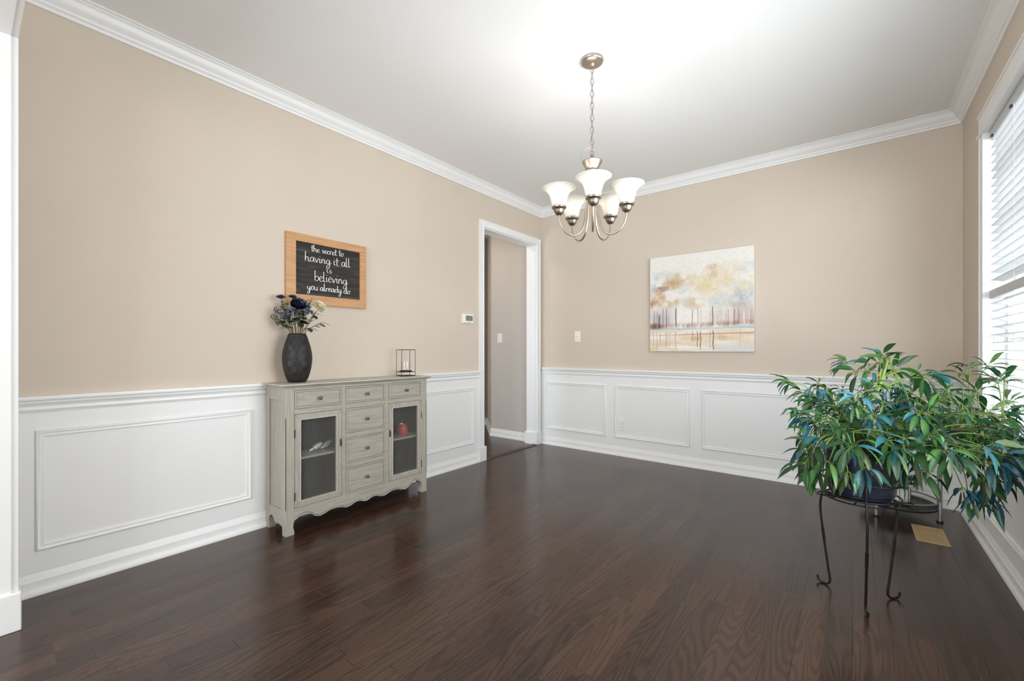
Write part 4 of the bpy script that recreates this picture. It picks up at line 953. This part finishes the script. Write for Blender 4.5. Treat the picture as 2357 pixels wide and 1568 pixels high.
HUBS=[(2.997,2.624,1.073,0.1),(3.012,2.598,1.061,0.08),(2.99,2.619,1.033,0.09),(3.036,2.63,1.01,0.1),(3.122,2.697,0.999,0.11),(3.142,2.675,0.993,0.14),(2.913,2.584,0.999,0.1),(2.957,2.618,1.033,0.09),(2.874,2.591,1.038,0.08),(2.679,2.4,0.832,0.06),(2.708,2.461,0.9,0.09),(2.658,2.46,0.948,0.08),(2.764,2.632,0.929,0.06),(2.795,2.656,0.91,0.06),(2.853,2.638,0.908,0.07),(2.745,2.49,0.843,0.08),(2.712,2.375,0.804,0.08),(3.281,2.759,0.991,0.09),(3.304,2.802,1.02,0.08),(3.359,2.807,1.027,0.07),(3.379,2.734,0.959,0.09),(3.4,2.749,0.964,0.09),(3.323,2.754,0.909,0.11),(3.231,2.745,0.91,0.09),(3.107,2.52,0.818,0.12),(3.133,2.667,0.88,0.09),(2.889,2.184,0.722,0.1),(2.898,2.228,0.726,0.1),(3.012,2.255,0.721,0.11),(3.071,2.276,0.702,0.13),(3.177,2.334,0.72,0.1),(3.189,2.343,0.705,0.1),(3.323,2.397,0.712,0.11),(3.351,2.445,0.699,0.11),(3.389,2.5,0.71,0.1),(2.816,2.203,0.646,0.11),(2.76,2.247,0.699,0.11),(2.738,2.23,0.676,0.1),(2.736,2.19,0.627,0.11),(2.777,2.197,0.621,0.12),(2.926,2.187,0.648,0.1),(2.951,2.206,0.581,0.09),(2.877,2.174,0.622,0.09),(3.233,2.454,0.559,0.08),(3.258,2.499,0.51,0.08),(3.278,2.464,0.601,0.08),(3.299,2.48,0.565,0.11),(3.308,2.512,0.511,0.09),(3.176,2.447,0.56,0.09),(3.146,2.424,0.603,0.1),(3.116,2.438,0.61,0.1),(3.373,2.487,0.628,0.09),(3.344,2.515,0.607,0.09),(3.4,2.714,0.875,0.1),(3.4,2.69,0.831,0.1),(3.348,2.709,0.835,0.1),(3.271,2.559,0.747,0.1),(3.321,2.548,0.739,0.11),(3.36,2.604,0.794,0.1),(3.067,2.679,0.917,0.1),(2.942,2.619,0.92,0.1),(3.025,2.583,0.856,0.11),(2.821,2.486,0.813,0.1),(2.854,2.575,0.856,0.1),(2.955,2.501,0.797,0.066),(3.079,2.797,0.782,0.092),(2.96,2.558,0.9,0.071),(2.977,2.449,0.81,0.097),(3.043,2.724,0.938,0.068),(2.891,2.579,0.722,0.094),(2.995,2.612,0.861,0.087),(2.865,2.459,0.84,0.064),(3.125,2.692,0.886,0.072),(3.09,2.792,0.881,0.094),(2.819,2.471,0.837,0.077),(3.015,2.707,0.756,0.062),(3.097,2.568,0.815,0.081),(2.829,2.631,0.801,0.068),(2.872,2.526,0.798,0.071),(2.843,2.384,0.753,0.082),(2.996,2.405,0.878,0.069),(2.962,2.446,0.951,0.073),(3.002,2.403,0.777,0.088),(3.115,2.756,0.912,0.098),(3.07,2.809,0.809,0.091),(2.781,2.45,0.759,0.093),(2.926,2.496,0.781,0.065),(2.806,2.359,0.754,0.06),(3.036,2.712,0.809,0.075),(2.937,2.71,0.772,0.077),(2.958,2.373,0.825,0.067),(2.914,2.333,0.9,0.08),(2.948,2.391,0.722,0.081),(2.975,2.742,0.911,0.079),(2.952,2.362,0.773,0.077),(2.955,2.666,0.686,0.08),(3.044,2.512,0.834,0.068),(2.968,2.414,0.73,0.062),(3.397,2.884,0.768,0.076),(3.377,2.792,0.798,0.09),(3.133,2.379,0.767,0.095),(3.368,2.612,0.832,0.086),(3.284,2.729,0.836,0.081),(3.102,2.376,0.849,0.097),(3.298,2.799,0.734,0.098),(3.208,2.701,0.754,0.065),(3.35,2.492,0.796,0.067),(3.112,2.567,0.813,0.097),(3.236,2.732,0.72,0.061),(3.283,2.726,0.766,0.091),(3.355,2.809,0.799,0.068),(3.169,2.667,0.798,0.091),(3.043,2.238,0.764,0.061),(3.097,2.6,0.783,0.084),(3.314,2.734,0.675,0.081),(3.4,2.855,0.725,0.063),(3.091,2.566,0.757,0.072),(3.253,2.762,0.629,0.064),(3.369,2.822,0.659,0.08),(3.033,2.516,0.686,0.063),(3.27,2.521,0.8,0.093),(3.032,2.283,0.721,0.095),(3.249,2.578,0.708,0.074),(3.016,2.478,0.772,0.06),(3.15,2.498,0.666,0.089),(3.141,2.399,0.763,0.094),(3.109,2.656,0.629,0.085),(3.128,2.415,0.849,0.097),(3.004,2.314,0.739,0.095),(3.247,2.557,0.851,0.066),(3.238,2.634,0.82,0.065),(3.303,2.741,0.709,0.067),(2.847,2.396,0.732,0.074),(2.784,2.28,0.726,0.097),(2.836,2.291,0.625,0.072),(2.81,2.509,0.664,0.093),(2.824,2.521,0.772,0.066),(2.745,2.315,0.733,0.098),(2.813,2.194,0.827,0.086),(2.765,2.347,0.779,0.093),(2.776,2.275,0.598,0.084),(2.864,2.307,0.765,0.069),(2.759,2.487,0.576,0.096),(2.749,2.411,0.63,0.071),(3.303,2.426,0.7,0.082),(3.3,2.492,0.766,0.098),(3.278,2.362,0.74,0.099),(3.4,2.692,0.683,0.072),(3.354,2.481,0.676,0.097),(3.372,2.467,0.761,0.07),(3.283,2.403,0.618,0.092),(3.338,2.749,0.724,0.07),(3.27,2.367,0.718,0.061),(3.29,2.369,0.685,0.1),(3.328,2.644,0.572,0.089),(3.308,2.695,0.743,0.089),(3.275,2.61,0.699,0.082),(3.322,2.693,0.659,0.079),(3.4,2.768,0.638,0.07),(3.297,2.68,0.601,0.073),(3.061,2.418,0.784,0.095),(3.278,2.637,0.812,0.066),(3.217,2.619,0.906,0.082),(3.015,2.442,0.81,0.093),(3.305,2.951,0.793,0.097),(3.055,2.721,0.716,0.083),(3.267,2.918,0.729,0.072),(3.065,2.639,0.896,0.061),(3.109,2.772,0.84,0.086),(3.103,2.679,0.697,0.074),(3.244,2.892,0.895,0.095),(3.083,2.656,0.89,0.081),(3.219,2.563,0.834,0.089),(3.039,2.618,0.804,0.07),(2.918,2.568,0.738,0.096),(2.882,2.615,0.786,0.093),(2.898,2.576,0.76,0.085),(2.885,2.524,0.775,0.061),(2.838,2.344,0.78,0.096),(2.901,2.37,0.87,0.076),(2.877,2.395,0.792,0.099),(2.906,2.375,0.872,0.088),(2.938,2.452,0.856,0.067),(3.079,2.752,0.745,0.071),(2.907,2.5,0.832,0.094),(2.845,2.31,0.726,0.08),(3.096,2.456,0.736,0.097),(3.101,2.383,0.716,0.099),(3.044,2.386,0.73,0.097),(2.96,2.43,0.781,0.065),(2.981,2.633,0.661,0.067),(3.025,2.334,0.698,0.099),(2.999,2.522,0.672,0.096),(3.137,2.446,0.723,0.089),(3.143,2.452,0.739,0.068),(3.105,2.478,0.731,0.099),(2.741,2.636,0.866,0.067),(2.849,2.705,0.735,0.087),(2.853,2.69,0.835,0.088),(2.763,2.315,0.932,0.068),(2.886,2.58,0.796,0.082),(2.731,2.57,0.77,0.09),(2.877,2.448,0.85,0.07),(2.761,2.511,0.861,0.074),(2.73,2.609,0.767,0.068),(2.744,2.341,0.786,0.061),(2.868,2.636,0.757,0.098),(2.794,2.416,0.854,0.089)]
STEMS=[[(2.94,2.478,0.719),(2.935,2.474,0.754),(2.94,2.478,0.824),(2.983,2.549,0.928),(3.013,2.611,1.04),(3.014,2.637,1.07)],[(2.958,2.492,0.719),(3.054,2.542,0.781),(3.186,2.608,0.763),(3.312,2.656,0.767),(3.4,2.697,0.809),(3.4,2.716,0.832)],[(3.186,2.608,0.763),(3.255,2.7,0.804),(3.286,2.75,0.848),(3.33,2.822,0.922)],[(2.93,2.47,0.719),(2.874,2.503,0.804),(2.795,2.529,0.843),(2.71,2.475,0.892)],[(3.054,2.542,0.781),(3.132,2.476,0.721),(3.192,2.396,0.695),(3.266,2.48,0.601)],[(2.921,2.437,0.723),(2.849,2.317,0.744),(2.783,2.24,0.692)],[(2.987,2.553,0.928),(3.06,2.649,0.961),(3.122,2.697,0.998)]]

pl = thing('potted_umbrella_plant', (SX, SY, .452), 'large leggy green umbrella plant in dark navy ribbed pot on stand', 'potted plant')
prof = [(.095, 0), (.104, .004), (.108, .012)]
z = .012
while z < .225:
    f = z/.23; r_ = .110 + .030*f; prof += [(r_ + .0015, z + .004), (r_ + .0015, z + .013), (r_ - .0015, z + .016), (r_ - .0015, z + .019)]; z += .019
prof += [(.144, .232), (.150, .236), (.151, .246), (.147, .250), (.140, .248), (.136, .225), (.120, .03)]
MB().lathe(prof, (SX, SY, .452), 56).build('pot', M['pot'], pl, smooth=True)
m = MB().lathe([(.002, .226), (.07, .224), (.137, .218), (.137, .21)], (SX, SY, .452), 28); rr = random.Random(3)
for k in range(46):
    a = rr.random()*6.28; q_ = .125*math.sqrt(rr.random()); m.sphere((SX + q_*math.cos(a), SY + q_*math.sin(a), .452 + .228 + rr.random()*.012), rr.uniform(.008, .016), 6, 4, (1.4, 1, .6))
m.build('bark_mulch', M['soil'], pl, smooth='all')
rr = random.Random(21); stems = MB(); lv = Leaves(); nodes = []
for i, s_ in enumerate(STEMS):
    s_ = [Vector(p) for p in s_]
    if i in (0, 1, 3, 5): s_ = [Vector((SX + rr.uniform(-.05, .05), SY + rr.uniform(-.05, .05), .672))] + s_
    p = smooth_path(s_, 8); n = len(p); r0 = (.0095, .0105, .007, .007, .007, .006, .006)[i]
    MB().tube(p, [r0*(1 - .5*k/n) for k in range(n)], 8).build('branch', M['trunk'] if i in (1, 3, 5) else M['stem'], pl, smooth='all'); nodes += p
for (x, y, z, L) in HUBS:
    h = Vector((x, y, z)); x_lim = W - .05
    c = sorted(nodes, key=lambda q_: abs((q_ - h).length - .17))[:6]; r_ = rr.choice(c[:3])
    teal = .55 if (z < .75 and x > 2.95) else .22  # more of the painted window sheen low on the right
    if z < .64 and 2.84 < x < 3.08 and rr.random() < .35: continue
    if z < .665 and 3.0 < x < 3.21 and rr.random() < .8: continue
    umbrella(lv, stems, h, r_, L, rr, teal=teal, dark=(.62 if z < .72 else 1.0))  # lower leaves darkened, shade put into their colour
# keep every leaf on the room side of the window
lv.m.v = [(min(v_[0], W - .035), v_[1], max(v_[2], .03)) for v_ in lv.m.v]; stems.v = [(min(v_[0], W - .035), v_[1], v_[2]) for v_ in stems.v]
stems.build('leaf_stalks', M['stem'], pl, smooth='all'); lv.build('foliage', pl)

# ================================================================== round metal shelf stand with small plant
QX, QY = 3.13, 3.925
sh = thing('metal_plant_shelf', (QX, QY, 0), 'low round grey metal and glass plant shelf in the back corner', 'plant shelf')
for a in (-17, -124, 108):
    a = R(a); x, y = QX + .208*math.cos(a), QY + .208*math.sin(a); top = .36 if a != R(-124) else .128
    lg = MB().tube([(x, y, .008), (x, y, top)], .0115, 14).build('leg', M['greymetal'], sh, smooth=True)
    MB().tube([(x, y, 0), (x, y, .009)], .017, 14).build('foot_cap', M['black_metal'], lg, smooth=True)
MB().tube(circ(.198, .118, 56, QX, QY), .006, 8, closed=True, flat=1).build('top_rim', M['greymetal'], sh, smooth='all')
MB().tube(circ(.198, .072, 56, QX, QY), .006, 8, closed=True).build('bottom_rim', M['black_metal'], sh, smooth='all')
MB().lathe([(.194, .082), (.194, .088)], (QX, QY, 0), 56).build('glass_shelf', M['tintglass'], sh)
pp = thing('small_potted_plant', (3.125, 3.86, .088), 'small leafy plant in white pot with black stripes on low shelf', 'potted plant')
MB().lathe([(.045, 0), (.056, .004), (.063, .02), (.066, .05), (.066, .105), (.062, .107), (.060, .095), (.02, .09)], (3.125, 3.86, .0885), 40).build('pot', M['plastic'], pp, smooth=True)
m = MB()
for k in range(16):
    a = 2*math.pi*k/16 + .1; m.tube([(3.125 + r_*math.cos(a), 3.86 + r_*math.sin(a), .0885 + z) for r_, z in ((.0575, .006), (.0637, .021), (.0666, .05), (.0666, .103))], .0016, 5)
m.build('black_stripes', M['dark'], pp)
rr = random.Random(5); lv = Leaves(); stems = MB()
for k in range(46):
    a = rr.random()*6.28; el = rr.uniform(.25, 1.4); L = rr.uniform(.05, .10); d = Vector((math.cos(a)*math.cos(el), math.sin(a)*math.cos(el), math.sin(el))); b0 = Vector((3.125, 3.86, .185)); p = b0 + d*L
    stems.tube([b0, b0.lerp(p, .5) + Vector((0, 0, .01)), p], .0013, 5)
    for j in range(3):
        dd = (d + Vector((rr.uniform(-1, 1), rr.uniform(-1, 1), rr.uniform(-.4, .4)))*.8).normalized(); c = rr.choice(GREENS)
        lv.leaf(p, dd, Vector((0, 0, 1)), rr.uniform(.035, .055), .011, .8, c, 4)
stems.build('stems', M['stem'], pp, smooth='all'); lv.build('foliage', pp)
